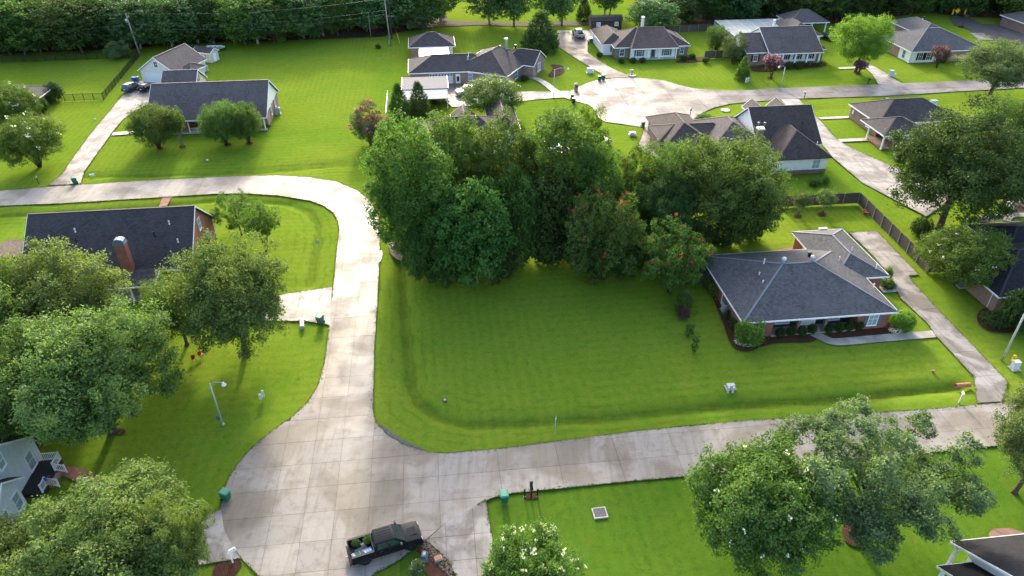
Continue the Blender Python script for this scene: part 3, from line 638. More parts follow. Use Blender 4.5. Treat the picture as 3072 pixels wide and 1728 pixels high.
def panelbox(par, name, x, y, face, x0, x1, z0, z1, mat, depth=.06, org=(0, 0, 0), grooves=0, glassrow=None, sub=None):
    f = FACE[face] if isinstance(face, str) else face
    c, s = math.cos(org[2]), math.sin(org[2]); o = (org[0] + x * c - y * s, org[1] + x * s + y * c, org[2] + f)
    m = MB(*o); n = max(1, grooves)
    for k in range(n): a = z0 + (z1 - z0) * k / n; b = z0 + (z1 - z0) * (k + 1) / n; m.box(x0, x1, -depth, .02, a + (.012 if k else 0), b - .012)
    d = m.build(name, M[mat], par)
    if glassrow:
        for k in range(glassrow):
            a = x0 + (x1 - x0) * (k + .2) / glassrow; b = x0 + (x1 - x0) * (k + .8) / glassrow
            MB(*o).box(a, b, -depth - .012, 0, z1 - (z1 - z0) / n * .8, z1 - (z1 - z0) / n * .25).build('pane', M['glass'], d)
    return d
def column(par, x, y, z1, r=.12, mat='white', square=True, z0=0.0, n='column'):
    m = MB()
    if square: m.box(x - r, x + r, y - r, y + r, z0, z1); m.box(x - r * 1.35, x + r * 1.35, y - r * 1.35, y + r * 1.35, z0, z0 + .18); m.box(x - r * 1.3, x + r * 1.3, y - r * 1.3, y + r * 1.3, z1 - .15, z1 - .003)
    else: m.lathe([(r * 1.15, z0), (r, z0 + .2), (r * .85, z1)], 10, x, y)
    return m.build(n, M[mat], par)
def ventpipe(par, x, y, z, h=.5, r=.09, mat='white', bent=True):
    m = MB(x, y, 0, z); m.lathe([(r * 2, -.12), (r * 1.3, .02), (r, .05), (r, h)], 8)
    if bent: m.lathe([(r * 1.5, h), (r * 1.5, h + .12), (r * .4, h + .2)], 8)
    return m.build('roof_vent', M[mat], par)
def turbine(par, x, y, z, mat='alu'):
    m = MB(x, y, 0, z); m.lathe([(.28, -.2), (.18, .12), (.18, .2), (.27, .28), (.33, .42), (.30, .56), (.18, .66), (.04, .7)], 12); return m.build('roof_turbine', M[mat], par, smooth=True)
def chimney(par, x, y, w, d, z0, z1, mat, capmat='steel'):
    c = MB().box(x - w / 2, x + w / 2, y - d / 2, y + d / 2, z0, z1).build('chimney', M[mat], par)
    MB().taper(x - w / 2 - .1, x + w / 2 + .1, y - d / 2 - .1, y + d / 2 + .1, z1, x - w / 2 - .02, x + w / 2 + .02, y - d / 2 - .02, y + d / 2 + .02, z1 + .28).build('chimney_cap', M[capmat], c)
M['roof_black_cap'] = plain('near black ridge tile', (.03, .03, .034), .8); M['roof_dark_cap'] = plain('charcoal ridge tile', (.045, .044, .05), .8); M['roof_grey_cap'] = plain('pale ridge tile', (.15, .165, .18), .8); M['roof_brown_cap'] = plain('brown ridge tile', (.12, .105, .10), .8); M['roof_plum_cap'] = plain('dark brown ridge tile', (.05, .043, .042), .8)

# H: the hipped brick house right of the empty lot
h = house('brick_house', 'low brick house with blue grey hipped roof beside the empty lot', 'house', 33.2, 61.4)
roof_block(h, 0, 18.6, 0, 14.6, 2.6, .38, 'roof_grey')
roof_block(h, 14.4, 21.7, 7.2, 19.2, 2.62, .38, 'roof_grey', 'y', walls='brick_red', over=.5)
wb = MB(); wb.box(.5, 18.1, 2.0, 14.1, 0, 2.7); wb.box(.5, 4.0, .5, 2.05, 0, 2.65); wb.box(14.2, 18.1, .5, 2.05, 0, 2.65); wb.build('wall', M['brick_red'], h)
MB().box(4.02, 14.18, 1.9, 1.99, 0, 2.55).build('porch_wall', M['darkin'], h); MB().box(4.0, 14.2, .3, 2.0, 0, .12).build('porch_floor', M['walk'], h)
for x in (7.1, 10.4): column(h, x, .62, 2.6, .17, 'brick_tan', True)
window(h, 2.05, .5, 'S', .6, 1.0, 1.7, 'slate_b', 'glasspale'); window(h, 16.1, .5, 'S', .6, 1.05, 1.7, 'slate_b', 'glasspale')
MB().box(.45, 1.0, .42, .5, .1, 2.6).build('corner_board', M['white'], h)
panelbox(h, 'front_door', 9.0, 1.9, 'S', -.95, .95, .12, 2.2, 'white', .05, grooves=1); window(h, 12.0, 1.9, 'S', .7, 1.6, 1.4, None, 'glasspale'); window(h, 5.8, 1.9, 'S', .7, 1.6, 1.4, None, 'glasspale')
window(h, 14.9, 15.6, 'W', .8, .9, 1.4, None, 'glasspale'); MB().tube([(14.62, 16.2, 2.5), (14.85, 16.2, 2.2), (14.85, 16.2, .1)], .06, 6).build('downspout', M['white'], h); MB().tube([(.2, 7.2, 2.45), (.46, 7.2, 2.2), (.46, 7.2, .1)], .05, 6).build('downspout', M['white'], h)
turbine(h, 7.6, 7.75, 5.3); turbine(h, 11.2, 7.75, 5.3)
ch = MB(12.3, 10.3, 0, 3.9); ch.lathe([(.24, 0), (.2, .12), (.2, .75), (.28, .78), (.28, .92), (.1, .96)], 12); ch.build('chimney_pipe', M['black'], h)
for x, y, z in ((5.6, 8.6, 4.85), (4.4, 6.9, 4.1), (4.2, 5.3, 4.0), (16.4, 10.2, 3.45), (20.4, 8.4, 3.1), (18.9, 11.9, 3.65), (18.2, 4.9, 2.75)): ventpipe(h, x, y, z, .4, .055)
MB().box(18.4, 19.5, 19.12, 19.5, 2.68, 2.86).build('skylight', M['white'], h)

# G: red brick gabled house, left foreground
h = house('brick_house', 'red brick house with a long steep charcoal gable roof behind the big oaks', 'house', -51.8, 80.1)
roof_block(h, 0, 20.4, 0, 13.5, 2.7, .79, 'roof_dark', e='gg', walls='brick_red', gable='brick_red', over=.4)
roof_block(h, 10.4, 16.6, -2.9, 3.4, 2.3, .2, 'roof_dark', 'x', 'gg', cap=False)
for x in (10.8, 13.6, 16.3): column(h, x, -2.6, 2.25, .1)
MB().box(10.4, 16.5, -2.8, .42, 0, .15).build('porch_floor', M['walk'], h)
chimney(h, 12.9, .2, 1.25, .95, 0, 6.7, 'brick_red', 'slate_b')
MB(12.9, .2, 0, 6.98).xz([(-.62, 0), (-.6, .22), (-.4, .4), (0, .48), (.4, .4), (.6, .22), (.62, 0)], -.45, .45).build('chimney_hood', M['slate_b'], h)
for y, z, wd in ((7.6, 4.2, .8), (9.8, 1.0, .95), (6.7, 1.0, .8)): window(h, 20.0, y, 'E', z, wd, 1.5, 'shut_g')
MB().tube([(20.35, 13.45, 2.6), (20.06, 13.0, 2.2), (20.06, 13.0, .1)], .06, 6).build('downspout', M['white'], h); MB().box(19.85, 20.08, 12.8, 13.1, 0, 2.8).build('corner_board', M['white'], h)
for x, y in ((6.3, 3.4), (15.7, 3.6)): ventpipe(h, x, y, 2.75 + y * .79, .7, .08, 'black', False)
for x, y in ((6.0, 4.6), (18.6, 2.9), (17.4, 4.9)): ventpipe(h, x, y, 2.7 + y * .79, .3, .07)

# UL: long gable house with its linked wing, upper left
h = house('gabled_house', 'long brown grey gable roofed house behind crape myrtles on the upper left lawn', 'house', -52.5, 132.8)
roof_block(h, 0, 21.6, 0, 15.1, 2.7, .62, 'roof_brown', e='gg', gable='whitesid', over=.4)
wb = MB(); wb.box(.4, 21.2, 2.2, 14.7, 0, 2.95); wb.build('wall', M['brick_pink'], h)
MB().box(.6, 21.2, .3, 2.2, 0, .2).build('porch_floor', M['walk'], h)
for x in (7.2, 9.6, 12.2, 18.3, 20.9): column(h, x, .5, 2.65, .11)
rl = MB(); rl.bar((7.2, .5, 1.05), (9.6, .5, 1.05), .07, .08); rl.bar((7.2, .5, .35), (9.6, .5, .35), .05, .06)
for k in range(13): rl.box(7.3 + k * .18, 7.34 + k * .18, .48, .52, .3, 1.0)
rl.build('porch_railing', M['white'], h)
for y in (6.5, 10.8): window(h, 21.2, y, 'E', 1.0, .8, 1.5, 'shut_g')
for x in (3.5, 9, 14, 18.5): window(h, x, 2.2, 'S', .7, 1.0, 1.6, 'shut_g')
ventpipe(h, 13.4, 10.1, 6.0, .35, .08); ventpipe(h, 8.5, 10.5, 5.9, .3, .08)
roof_block(h, -1.9, 5.0, 15.2, 26.0, 2.7, .6, 'roof_brown', 'x', 'gg', walls='offwhite', gable='offwhite', over=.4)
window(h, 4.6, 20.8, 'E', 3.4, .7, 1.2, 'shut_g')
MB().box(-3.4, -1.85, 17.5, 20.2, 2.35, 2.5).build('side_canopy', M['roof_brown'], h)
# garage
g = house('garage', 'detached beige gable garage with a white roll up door by the driveway', 'garage', -63.9, 165.3, R(-21))
roof_block(g, 0, 9.8, 0, 11.3, 2.7, .64, 'roof_brown', 'y', 'gg', walls='offwhite', gable='offwhite', over=.4)
panelbox(g, 'garage_door', 4.2, .4, 'S', -2.5, 2.5, 0, 2.3, 'garage', .05, grooves=4); window(g, 4.9, .36, 'S', 3.6, .9, 1.2)
roof_block(g, 8.2, 12.0, 2.2, 7.6, 2.5, .5, 'roof_brown', 'x', 'hh', walls='offwhite')
sh = house('garden_shed', 'small cream shed with a dark gable roof behind the beige garage', 'shed', -56.2, 180.4, R(-26))
roof_block(sh, 0, 5.2, 0, 3.4, 2.3, .5, 'roof_dark', 'x', 'gg', walls='boards', gable='boards', over=.25)
window(sh, 1.6, .25, 'S', 1.0, .6, .8); panelbox(sh, 'shed_door', 4.95, 1.7, 'E', -.5, .5, 0, 1.9, 'white', .05); window(sh, 3.6, .25, 'S', 1.0, .4, .8)
# neighbour at the left edge
h = house('brick_house', 'house at the left edge showing only a dark roof corner beside clipped shrubs', 'house', -92, 146)
roof_block(h, 0, 14.4, 0, 9.8, 2.7, .42, 'roof_dark', walls='brick_tan')

# A: angled ranch house
h = house('brick_house', 'pink brick ranch house with a long bent charcoal roof by the drive', 'house', -4.8, 156.3)
roof_block(h, 0, 20, 0, 11, 2.7, .42, 'roof_dark', walls='brick_pink')
og = (20.7, -4.5, R(-30))
roof_block(h, -13.2, .3, 0, 17, 2.72, .46, 'roof_dark', 'y', 'hh', og, walls='brick_pink')
roof_block(h, -6, 2.9, 9.0, 16.8, 2.74, .62, 'roof_dark', 'x', 'hg', og, walls='brick_pink', gable='brick_pink', over=.35)
window(h, 2.55, 12.9, 'E', .7, 1.7, 1.6, 'slate_b', 'glasspale', org=og); window(h, -.15, 6.0, 'E', .6, 1.3, 1.6, 'slate_b', org=og); panelbox(h, 'front_door', -.15, 8.2, 'E', -.5, .5, 0, 2.1, 'slate_b', .05, org=og)
window(h, -4, .45, 'S', .7, 1.6, 1.5, 'shut_g', org=og); window(h, -9, .45, 'S', .7, 1.6, 1.5, None, 'glasspale', org=og)
panelbox(h, 'garage_door', 7.0, .45, 'S', -2.6, 2.6, 0, 2.25, 'garage', .05, grooves=4, glassrow=8); panelbox(h, 'side_door', 10.7, .45, 'S', -.5, .5, 0, 2.1, 'white', .05, glassrow=1)
for x, y, z in ((13.4, 4.6, 4.6), (13.2, 3.6, 4.2), (8.4, 5.8, 4.9)): ventpipe(h, x, y, z, .6, .08)
chimney(h, 22.2, 7.8, .55, .55, 4.0, 7.2, 'steel'); ventpipe(h, 20.9, 9.2, 4.8, .7, .2, 'black', False); ventpipe(h, 24.3, 8.0, 5.2, .7, .25, 'black', False)
h = house('guest_house', 'small pink brick outbuilding with a square charcoal hip roof behind the ranch house', 'outbuilding', -4.9, 176.4)
roof_block(h, 0, 11.2, 0, 9.2, 2.7, .5, 'roof_dark', walls='brick_pink')
h2 = MB(); [h2.bar((9.6 + a, .35, .4), (9.6 + a, .35, 1.9), .05, .05) for a in (0, .6)]
MB().box(8.4, 10.6, .36, .44, 0, 2.6).build('white_panel', M['white'], h)
cv = thing('patio_canopy', 'white flat patio canopy between the ranch house and its outbuilding', 'canopy', UV(-2.4, 168.5), GA)
MB().box(0, 7.0, 0, 7.4, 2.5, 2.62).build('canopy_roof', M['white'], cv)
for x in (.2, 6.8):
    for y in (.2, 7.2): MB().box(x - .06, x + .06, y - .06, y + .06, 0, 2.5).build('post', M['white'], cv)
cp = thing('carport', 'grey ribbed metal carport on posts beside the ranch house garage', 'carport', UV(-6.1, 140.9), GA)
MB().add([(0, 5.2, 2.55), (9.5, 5.2, 2.55), (9.5, 12.4, 2.8), (0, 12.4, 2.8), (0, 5.2, 2.43), (9.5, 5.2, 2.43), (9.5, 12.4, 2.68), (0, 12.4, 2.68)], [(0, 1, 2, 3), (7, 6, 5, 4), (0, 4, 5, 1), (1, 5, 6, 2), (2, 6, 7, 3), (3, 7, 4, 0)]).build('upper_roof', M['metalroof'], cp)
MB().add([(0, 0, 2.2), (9.3, 0, 2.2), (9.3, 5.15, 2.42), (0, 5.15, 2.42), (0, 0, 2.1), (9.3, 0, 2.1), (9.3, 5.15, 2.3), (0, 5.15, 2.3)], [(0, 1, 2, 3), (7, 6, 5, 4), (0, 4, 5, 1), (1, 5, 6, 2), (2, 6, 7, 3), (3, 7, 4, 0)]).build('lower_roof', M['stripemetal'], cp)
MB().bar((9.55, 5.2, 2.6), (9.55, 12.4, 2.85), .08, .22).build('trim_board', M['white'], cp); MB().bar((-.05, 5.2, 2.6), (-.05, 12.4, 2.85), .08, .22).build('trim_board', M['white'], cp)
for x in (.2, 9.1):
    for y in (.3, 5.2, 12.1): MB().box(x - .05, x + .05, y - .05, y + .05, 0, 2.1 if y < 1 else 2.4).build('post', M['white'], cp)

# L: house hidden behind the middle grove
h = house('gabled_house', 'house mostly hidden by the middle grove showing plum brown roof peaks', 'house', -3, 117)
roof_block(h, 0, 16, 0, 10.5, 2.7, .5, 'roof_plum', walls='whitesid'); roof_block(h, 6.2, 10.8, 4, 13.6, 2.72, .8, 'roof_plum', 'y', 'hg', walls='whitesid', gable='whitesid')
roof_block(h, 12.9, 18.4, 3, 18.0, 2.74, .8, 'roof_plum', 'y', 'hh', walls='whitesid')
for x in (3, 8, 13): window(h, x, .45, 'S', .8, 1.1, 1.5)
MB().box(22, 31, -1, 5, 0, .05).build('terrace', M['white'], h)

# B: white and brick hip house at the head of the cul de sac
h = house('brick_house', 'white fronted house with a plum brown hip roof heading the cul de sac', 'house', 41.8, 168.9)
roof_block(h, 2.3, 21.2, 1.7, 14.6, 2.7, .46, 'roof_plum', walls='brick_tan')
mb = MB(); f1 = [(6.0, 0, 2.74), (17.8, 0, 2.74), (15.9, 8.2, 5.72), (9.5, 8.2, 5.72)]; f2 = [(6.0, 0, 2.74), (9.5, 8.2, 5.72), (6.0, 3.6, 2.76)]; f3 = [(17.8, 0, 2.74), (17.8, 3.6, 2.76), (15.9, 8.2, 5.72)]
for fc in (f1, f2, f3):
    n = len(fc); mb.add(fc + [(p[0], p[1], p[2] - .14) for p in fc], [tuple(range(n)), tuple(range(2 * n - 1, n - 1, -1))] + [(i, n + i, n + (i + 1) % n, (i + 1) % n) for i in range(n)])
rf = mb.build('porch_roof', M['roof_plum'], h); MB().bar((6, 0, 2.73), (17.8, 0, 2.73), .06, .2, .03).build('fascia', M['white'], rf)
cpb = MB(); cpb.bar((6, 0, 2.78), (9.5, 8.2, 5.76), .24, .05); cpb.bar((17.8, 0, 2.78), (15.9, 8.2, 5.76), .24, .05); cpb.build('ridge_cap', M['roof_brown_cap'], rf)
roof_block(h, 0, 6.9, 4.8, 19.4, 2.72, .5, 'roof_plum', 'y', 'hh', walls='whitesid')
MB().box(6.4, 17.4, 1.5, 2.3, 0, 2.75).build('front_wall', M['whitesid'], h); MB().box(6.2, 17.5, .3, 1.5, 0, .16).build('porch_floor', M['walk'], h)
for x in (6.4, 10.5, 13.2, 17.3): column(h, x, .45, 2.7, .11)
window(h, 8.5, 1.5, 'S', .6, 1.3, 1.6, 'shut_g', 'glass', (3, 3)); window(h, 15.3, 1.5, 'S', .6, 1.3, 1.6, 'shut_g', 'glass', (3, 3)); panelbox(h, 'front_door', 11.9, 1.5, 'S', -.55, .55, .16, 2.3, 'shut_g', .06); panelbox(h, 'door_pane', 11.9, 1.44, 'S', -.25, .25, .5, 2.1, 'glass', .02)
window(h, 4.4, 2.15, 'S', .6, 1.0, 1.6, 'shut_g'); window(h, 19.3, 2.15, 'S', .7, .8, 1.5, 'shut_g'); window(h, 3.3, 5.25, 'S', .8, 1.1, 1.3, 'shut_g')
chimney(h, 10.9, 9.3, .6, .6, 4.5, 7.6, 'offwhite'); ventpipe(h, 3.6, 8.4, 4.2, .4, .06); ventpipe(h, 4.6, 6.1, 3.4, .4, .06)
sh = house('garden_shed', 'long dark brown shed with a curved roof behind the white fronted house', 'shed', 44, 197.5)
MB().box(.2, 8.6, .2, 3.4, 0, 2.3).build('wall', M['darkpole'], sh); MB(0, 0, 0, 2.3).add([(-.1, 0, 0), (8.9, 0, 0), (8.9, .7, .9), (-.1, .7, .9), (-.1, 1.8, 1.25), (8.9, 1.8, 1.25), (-.1, 3.6, 0), (8.9, 3.6, 0)], [(0, 1, 2, 3), (3, 2, 5, 4), (4, 5, 7, 6), (0, 3, 4, 6), (1, 7, 5, 2), (0, 6, 7, 1)]).build('roof', M['roof_plum'], sh)
for x in (2.2, 7.2): window(sh, x, .2, 'S', 1.1, .9, .8, None, 'glasspale', (3, 2))

# C: columned house with pool cage
h = house('columned_house', 'brown grey gabled house with white porch columns beyond the cul de sac', 'house', 78.5, 160.4)
roof_block(h, 0, 13.2, 0, 16.2, 3.0, .5, 'roof_brown', e='gg', gable='whitesid', over=.3)
MB().box(.4, 12.8, 2.4, 15.8, 0, 3.3).build('wall', M['whitesid'], h); MB().box(.3, 12.9, .2, 2.4, 0, .35).build('porch_floor', M['brick_tan'], h)
for x in (.5, 3.6, 6.7, 9.6, 12.6): column(h, x, .5, 3.0, .17, 'white', True, .35)
for x in (1.9, 5.2, 8.2, 11.2): window(h, x, 2.4, 'S', .9, 1.0, 1.7, 'black')
roof_block(h, -5.0, .5, 1.4, 13.4, 3.0, .5, 'roof_brown', 'x', 'gg', walls='brick_tan', gable='whitesid', over=.35); window(h, -4.65, 5.0, 'W', 1.0, 1.0, 1.3, 'black'); window(h, -2.5, 1.75, 'S', 1.0, .9, 1.3, 'black')
roof_block(h, 12.9, 15.6, 3.3, 13, 2.8, .6, 'roof_brown', 'y', 'hh', walls='brick_tan')
roof_block(h, 11.5, 20.5, 15, 29, 2.7, .5, 'roof_brown', 'y', 'hh', walls='whitesid'); roof_block(h, 17.5, 28.5, 27.5, 36.5, 2.74, .55, 'roof_brown', 'x', 'hh')
MB().box(18, 20.5, 28, 36, 0, 2.8).build('carport_wall', M['whitesid'], h)
for x, y in ((27.9, 28.1), (27.9, 35.9), (24, 28.1)): column(h, x, y, 2.7, .12)
chimney(h, 8.8, 19.0, .5, .5, 2.5, 5.6, 'whitesid')
pc = thing('pool_cage', 'screened pool enclosure with a pale aluminium frame behind the columned house', 'pool enclosure', UV(76.2, 177), GA)
fr = MB(); Wp, Lp = 17.5, 14.0
for k in range(7): x = Wp * k / 6; fr.bar((x, 0, 3.0), (x, Lp, 3.3), .09, .12); fr.box(x - .05, x + .05, -.05, .05, 0, 3)
for k in range(5): y = Lp * k / 4; fr.bar((0, y, 3.0 + y * .02), (Wp, y, 3.0 + y * .02), .09, .12); fr.box(-.05, .05, y - .05, y + .05, 0, 3)
fr.build('frame', M['alu'], pc)
MB().add([(0, 0, 2.98), (Wp, 0, 2.98), (Wp, Lp, 3.26), (0, Lp, 3.26), (0, 0, 2.96), (Wp, 0, 2.96), (Wp, Lp, 3.24), (0, Lp, 3.24)], [(0, 1, 2, 3), (7, 6, 5, 4), (0, 4, 5, 1), (1, 5, 6, 2), (2, 6, 7, 3), (3, 7, 4, 0)]).build('screen_roof', M['screen'], pc)
MB().box(-.01, .01, .05, Lp, .05, 2.95).build('screen_wall', M['screen'], pc); MB().box(.05, Wp, -.01, .01, .05, 2.95).build('screen_wall', M['screen'], pc)

# E: grey hip house upper right
h = house('brick_house', 'blue grey hip roofed brick house with black shutters, upper right', 'house', 112.8, 159.3)
roof_block(h, 0, 19.0, 0, 15.6, 2.7, .42, 'roof_grey', walls='brick_pink'); roof_block(h, 10.8, 19.8, 13, 28.5, 2.72, .42, 'roof_grey', 'y', 'hh', walls='brick_pink')
MB().box(.42, 3.2, .4, 5, 0, 2.72).build('white_wall', M['whitesid'], h); MB().box(3.2, 9, .4, .5, 0, 2.72).build('white_wall', M['whitesid'], h)
for x in (3.0, 5.0): window(h, x, .4, 'S', .6, .9, 1.6, 'black')
window(h, .45, 10.6, 'W', .8, .9, 1.5, 'black'); window(h, .42, 3.0, 'W', .5, 1.0, 1.7); column(h, .5, 4.9, 2.7, .1); column(h, .5, .5, 2.7, .1)
ventpipe(h, 16.3, 22, 4.6, .5, .2, 'black', False)

# D: steep roofed white house
h = house('steep_roofed_house', 'white walled house with steep dark brown roof near the cul de sac', 'house', 55.4, 103)
roof_block(h, 0, 9.3, 0, 12, 3.0, .63, 'roof_plum', 'y', 'hh', walls='whitesid', trim='roof_plum_cap', over=.4)
MB().box(.37, 8.93, .37, 11.6, 0, .75).build('plinth', M['brick_tan'], h)
roof_block(h, -1.2, 10.2, 5.3, 18.2, 3.02, .72, 'roof_plum', 'x', 'gg', walls='brick_tan', gable='whitesid', over=.35)
roof_block(h, -8.6, 1.0, 6.4, 18.6, 3.0, .5, 'roof_brown', 'y', 'hh', walls='brick_tan')
roof_block(h, -17.0, -3, 10.0, 17.0, 3.0, .42, 'roof_plum', 'x', 'hh', walls='brick_tan', trim='roof_brown_cap'); roof_block(h, -16.2, -8.0, 8.2, 21.5, 2.98, .52, 'roof_plum', 'y', 'hh', walls='brick_tan', trim='roof_brown_cap')
roof_block(h, 1.2, 4.4, 14, 19.6, 4.9, .9, 'roof_brown', 'y', 'gg', walls=None, gable='whitesid', over=.2); roof_block(h, 5.8, 9.0, 14, 19.6, 4.9, .9, 'roof_brown', 'y', 'gg', walls=None, gable='whitesid', over=.2)
chimney(h, -1.6, 4.9, 1.0, .9, 0, 6.4, 'brick_tan', 'white')
window(h, 7.0, .4, 'S', .95, 1.2, 1.5, None, 'glasspale', (2, 2), 'white', True); window(h, .4, 2.2, 'W', .4, .8, 2.3, None, 'glasspale', (2, 4)); window(h, .4, 3.6, 'W', .4, .8, 2.3, None, 'glasspale', (2, 4)); window(h, .4, 5.0, 'W', .4, .8, 2.3, None, 'glasspale', (2, 4))
window(h, -.3, 5.64, 'S', .6, .9, 1.8, None, 'glasspale', (2, 3))
for x, y, z in ((-.3, 8.6, 5.6), (.7, 8.4, 5.6), (-.3, 7.6, 4.9)): MB(x, y, 0, z).lathe([(.1, -.3), (.1, .35), (.24, .36), (.24, .5), (.05, .56)], 8).build('roof_vent', M['steel'], h)
ventpipe(h, 7.6, 8.6, 5.4, .5, .08, 'black', False); ventpipe(h, 7.4, 2.2, 4.3, .4, .06)

# F: brick house right of the steep roofed one
h = house('brick_house', 'brown brick house with a charcoal hip roof and white porch behind the right hand trees', 'house', 80.6, 116.8)
roof_block(h, 0, 16.4, 0, 10.8, 2.7, .48, 'roof_dark', walls='brick_tan'); roof_block(h, -2.1, 7, -5.6, 2.5, 2.72, .44, 'roof_dark', 'x', 'hh')
MB().box(1.5, 6.6, -4.0, .5, 0, 2.75).build('porch_wall', M['brick_tan'], h); MB().box(-1.8, 6, -5.3, .4, 0, .12).build('porch_floor', M['brick_tan'], h)
for x, y in ((-1.7, -.3), (-1.7, -5.2), (2, -5.2)): column(h, x, y, 2.7, .12)
window(h, 1.5, -2, 'W', .7, 1.4, 1.5, None, 'glasspale'); window(h, .45, 3.6, 'W', .8, 1.0, 1.4, 'shut_g'); panelbox(h, 'meter_box', .45, 9.2, 'W', -.25, .25, 1.2, 1.9, 'util', .15)
for x, y in ((4.9, 6.8), (8.9, 6.4)): MB(x, y, 0, 4.7).box(-.35, .35, -.3, .3, -.3, .25).build('roof_vent', M['black'], h)
# I: dark roof at the right edge
h = house('brick_house', 'pink brick house with a near black hip roof at the right edge', 'house', 65.3, 62.8)
roof_block(h, 0, 16, 0, 12.4, 2.6, .4, 'roof_black', walls='brick_pink'); roof_block(h, 7.4, 18, 9, 17, 2.62, .42, 'roof_black', walls='brick_pink', cap=True)
MB().tube([(.3, 1.5, 2.5), (.44, 1.5, 2.2), (.44, 1.5, .1)], .05, 6).build('downspout', M['white'], h); window(h, .45, 6.5, 'W', .8, 1.0, 1.4, None, 'glasspale')
# M, N, O: roofs cut by the right edge
h = house('brick_house', 'house cut by the right edge below the far street with a dark brown roof', 'house', 107.5, 110); roof_block(h, 0, 16, 0, 10.5, 2.7, .45, 'roof_plum', walls='brick_tan')
h = house('gabled_house', 'house cut by the upper right corner beside the dead end street', 'house', 158, 180.5); roof_block(h, 0, 14, 0, 10, 2.7, .45, 'roof_brown', walls='brick_tan')
h = house('white_house', 'cream house at the right edge behind the patio with garden furniture', 'house', 88.3, 86.6); roof_block(h, 0, 12, 0, 12, 2.8, .4, 'roof_grey', walls='offwhite'); window(h, .45, 4, 'W', .7, 1.2, 1.5); panelbox(h, 'patio_door', .45, 6.6, 'W', -.6, .6, 0, 2.1, 'black', .05)

# K: lower right corner house
h = house('white_house', 'white house in the bottom right corner with a near black roof and open gable porch', 'house', 38.5, 19.6)
roof_block(h, 0, 13, 0, 12, 2.7, .62, 'roof_black', 'x', 'gg', gable='white', over=.7, cap=False); roof_block(h, -2.2, 5, 3.2, 10.2, 2.5, .6, 'roof_black', 'x', 'gg', gable='white', over=.6, cap=False)
MB().box(1.6, 12.5, .5, 11.4, 0, 2.75).build('wall', M['whitesid'], h); MB().box(.2, 1.6, 8, 11.3, 0, .15).build('porch_floor', M['brick_tan'], h)
for x, y in ((.3, 11.5), (-1.9, 9.8), (-1.9, 3.6)): column(h, x, y, 2.6, .12)

# J: pale blue house at the lower left
h = thing('blue_house', 'pale blue house with white trim and porch railings at the lower left edge', 'house', D(-20, 1245), GA + R(0))
jo = toUV(D(0, 1195)); 
def J(px, py, z=0.0):
    p = D(px, py, z) - h.location; c, s = math.cos(-h.rotation_euler.z), math.sin(-h.rotation_euler.z); return (p.x * c - p.y * s, p.x * s + p.y * c)
# eave line on the street side runs along v; the upper gable faces the camera's right
ex, ey = J(72, 1222, 0)
MB().box(ex - 9, ex, ey - 6.8, ey + 3.2, 0, 2.9).build('wall', M['bluesid'], h)
roof_block(h, ex - 9.4, ex + .45, ey - 7.2, ey + 3.6, 2.9, .75, 'roof_plum', 'x', 'gg', gable='bluesid', over=.45)
roof_block(h, ex - 3.0, ex + 1.3, ey - 6.6, ey - 1.6, 2.92, .8, 'roof_plum', 'x', 'gg', gable='bluesid', over=.5, walls='bluesid')
window(h, ex, ey + 1.6, 'E', .7, 1.0, 1.7, None, 'glasspale', (1, 2)); window(h, ex + .8, ey - 5.0, 'E', .6, .9, 1.6, None, 'glasspale', (1, 2)); window(h, ex + .42, ey - 2.0, 'E', 4.6, .8, 1.4, None, 'glasspale', (1, 2)); window(h, ex + .8, ey - 3.0, 'E', .6, .9, 1.6, None, 'glasspale', (1, 2))
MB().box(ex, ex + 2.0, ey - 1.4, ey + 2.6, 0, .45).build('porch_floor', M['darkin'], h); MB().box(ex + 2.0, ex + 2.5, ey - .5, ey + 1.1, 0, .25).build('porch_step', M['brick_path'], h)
def railing(p, q):
    m = MB(); p = Vector(p); q = Vector(q); m.bar(p + Vector((0, 0, .95)), q + Vector((0, 0, .95)), .1, .08); m.bar(p + Vector((0, 0, .2)), q + Vector((0, 0, .2)), .07, .06)
    n = int((q - p).length / .16)
    for k in range(n + 1): a = p.lerp(q, k / n); r = .05 if k in (0, n) else .02; m.box(a.x - r, a.x + r, a.y - r, a.y + r, a.z, a.z + (1.05 if k in (0, n) else .9))
    return m.build('porch_railing', M['white'], h)
railing((ex + .1, ey + 2.55, .45), (ex + 1.95, ey + 2.55, .45)); railing((ex + 1.95, ey + 2.55, .45), (ex + 1.95, ey + 1.2, .45)); railing((ex + 1.95, ey - .55, .45), (ex + 1.95, ey - 1.4, .45)); railing((ex + 2.0, ey + 1.15, .45), (ex + 2.9, ey + 1.15, .1)); railing((ex + 2.0, ey - .52, .45), (ex + 2.9, ey - .52, .1))
fl = thing('flag', 'small striped flag hanging from the porch of the pale blue house', 'flag', h.matrix_basis @ Vector((ex + 2.05, ey - 1.0, 1.7)), GA)
MB().tube([(-.1, 0, -.3), (.9, 0, .45)], .015, 5).build('flag_pole', M['alu'], fl)
for k in range(13): MB().box(.25 - k * .0, .3, -.0 + k * .0, .02, -.75 + k * .07, -.69 + k * .07).taper(.3, .85, 0, .02, -.75 + k * .07, .3, .85, .0, .02, -.69 + k * .07).build('stripe', M['red'] if k % 2 == 0 else M['white'], fl)
MB().box(.24, .5, -.02, .04, -.2, .17).build('canton', M['tarp'], fl)
struct(sheet('brick_path', smoothpoly(P((88, 1158), (120, 1166), (180, 1172), (215, 1182), (250, 1200), (270, 1235), (220, 1240), (180, 1200), (95, 1192)), True, 2), .02, M['brick_path']))
struct(sheet('brick_path', P((409, 498), (432, 496), (420, 518), (400, 520)), .02, M['brick_path']))
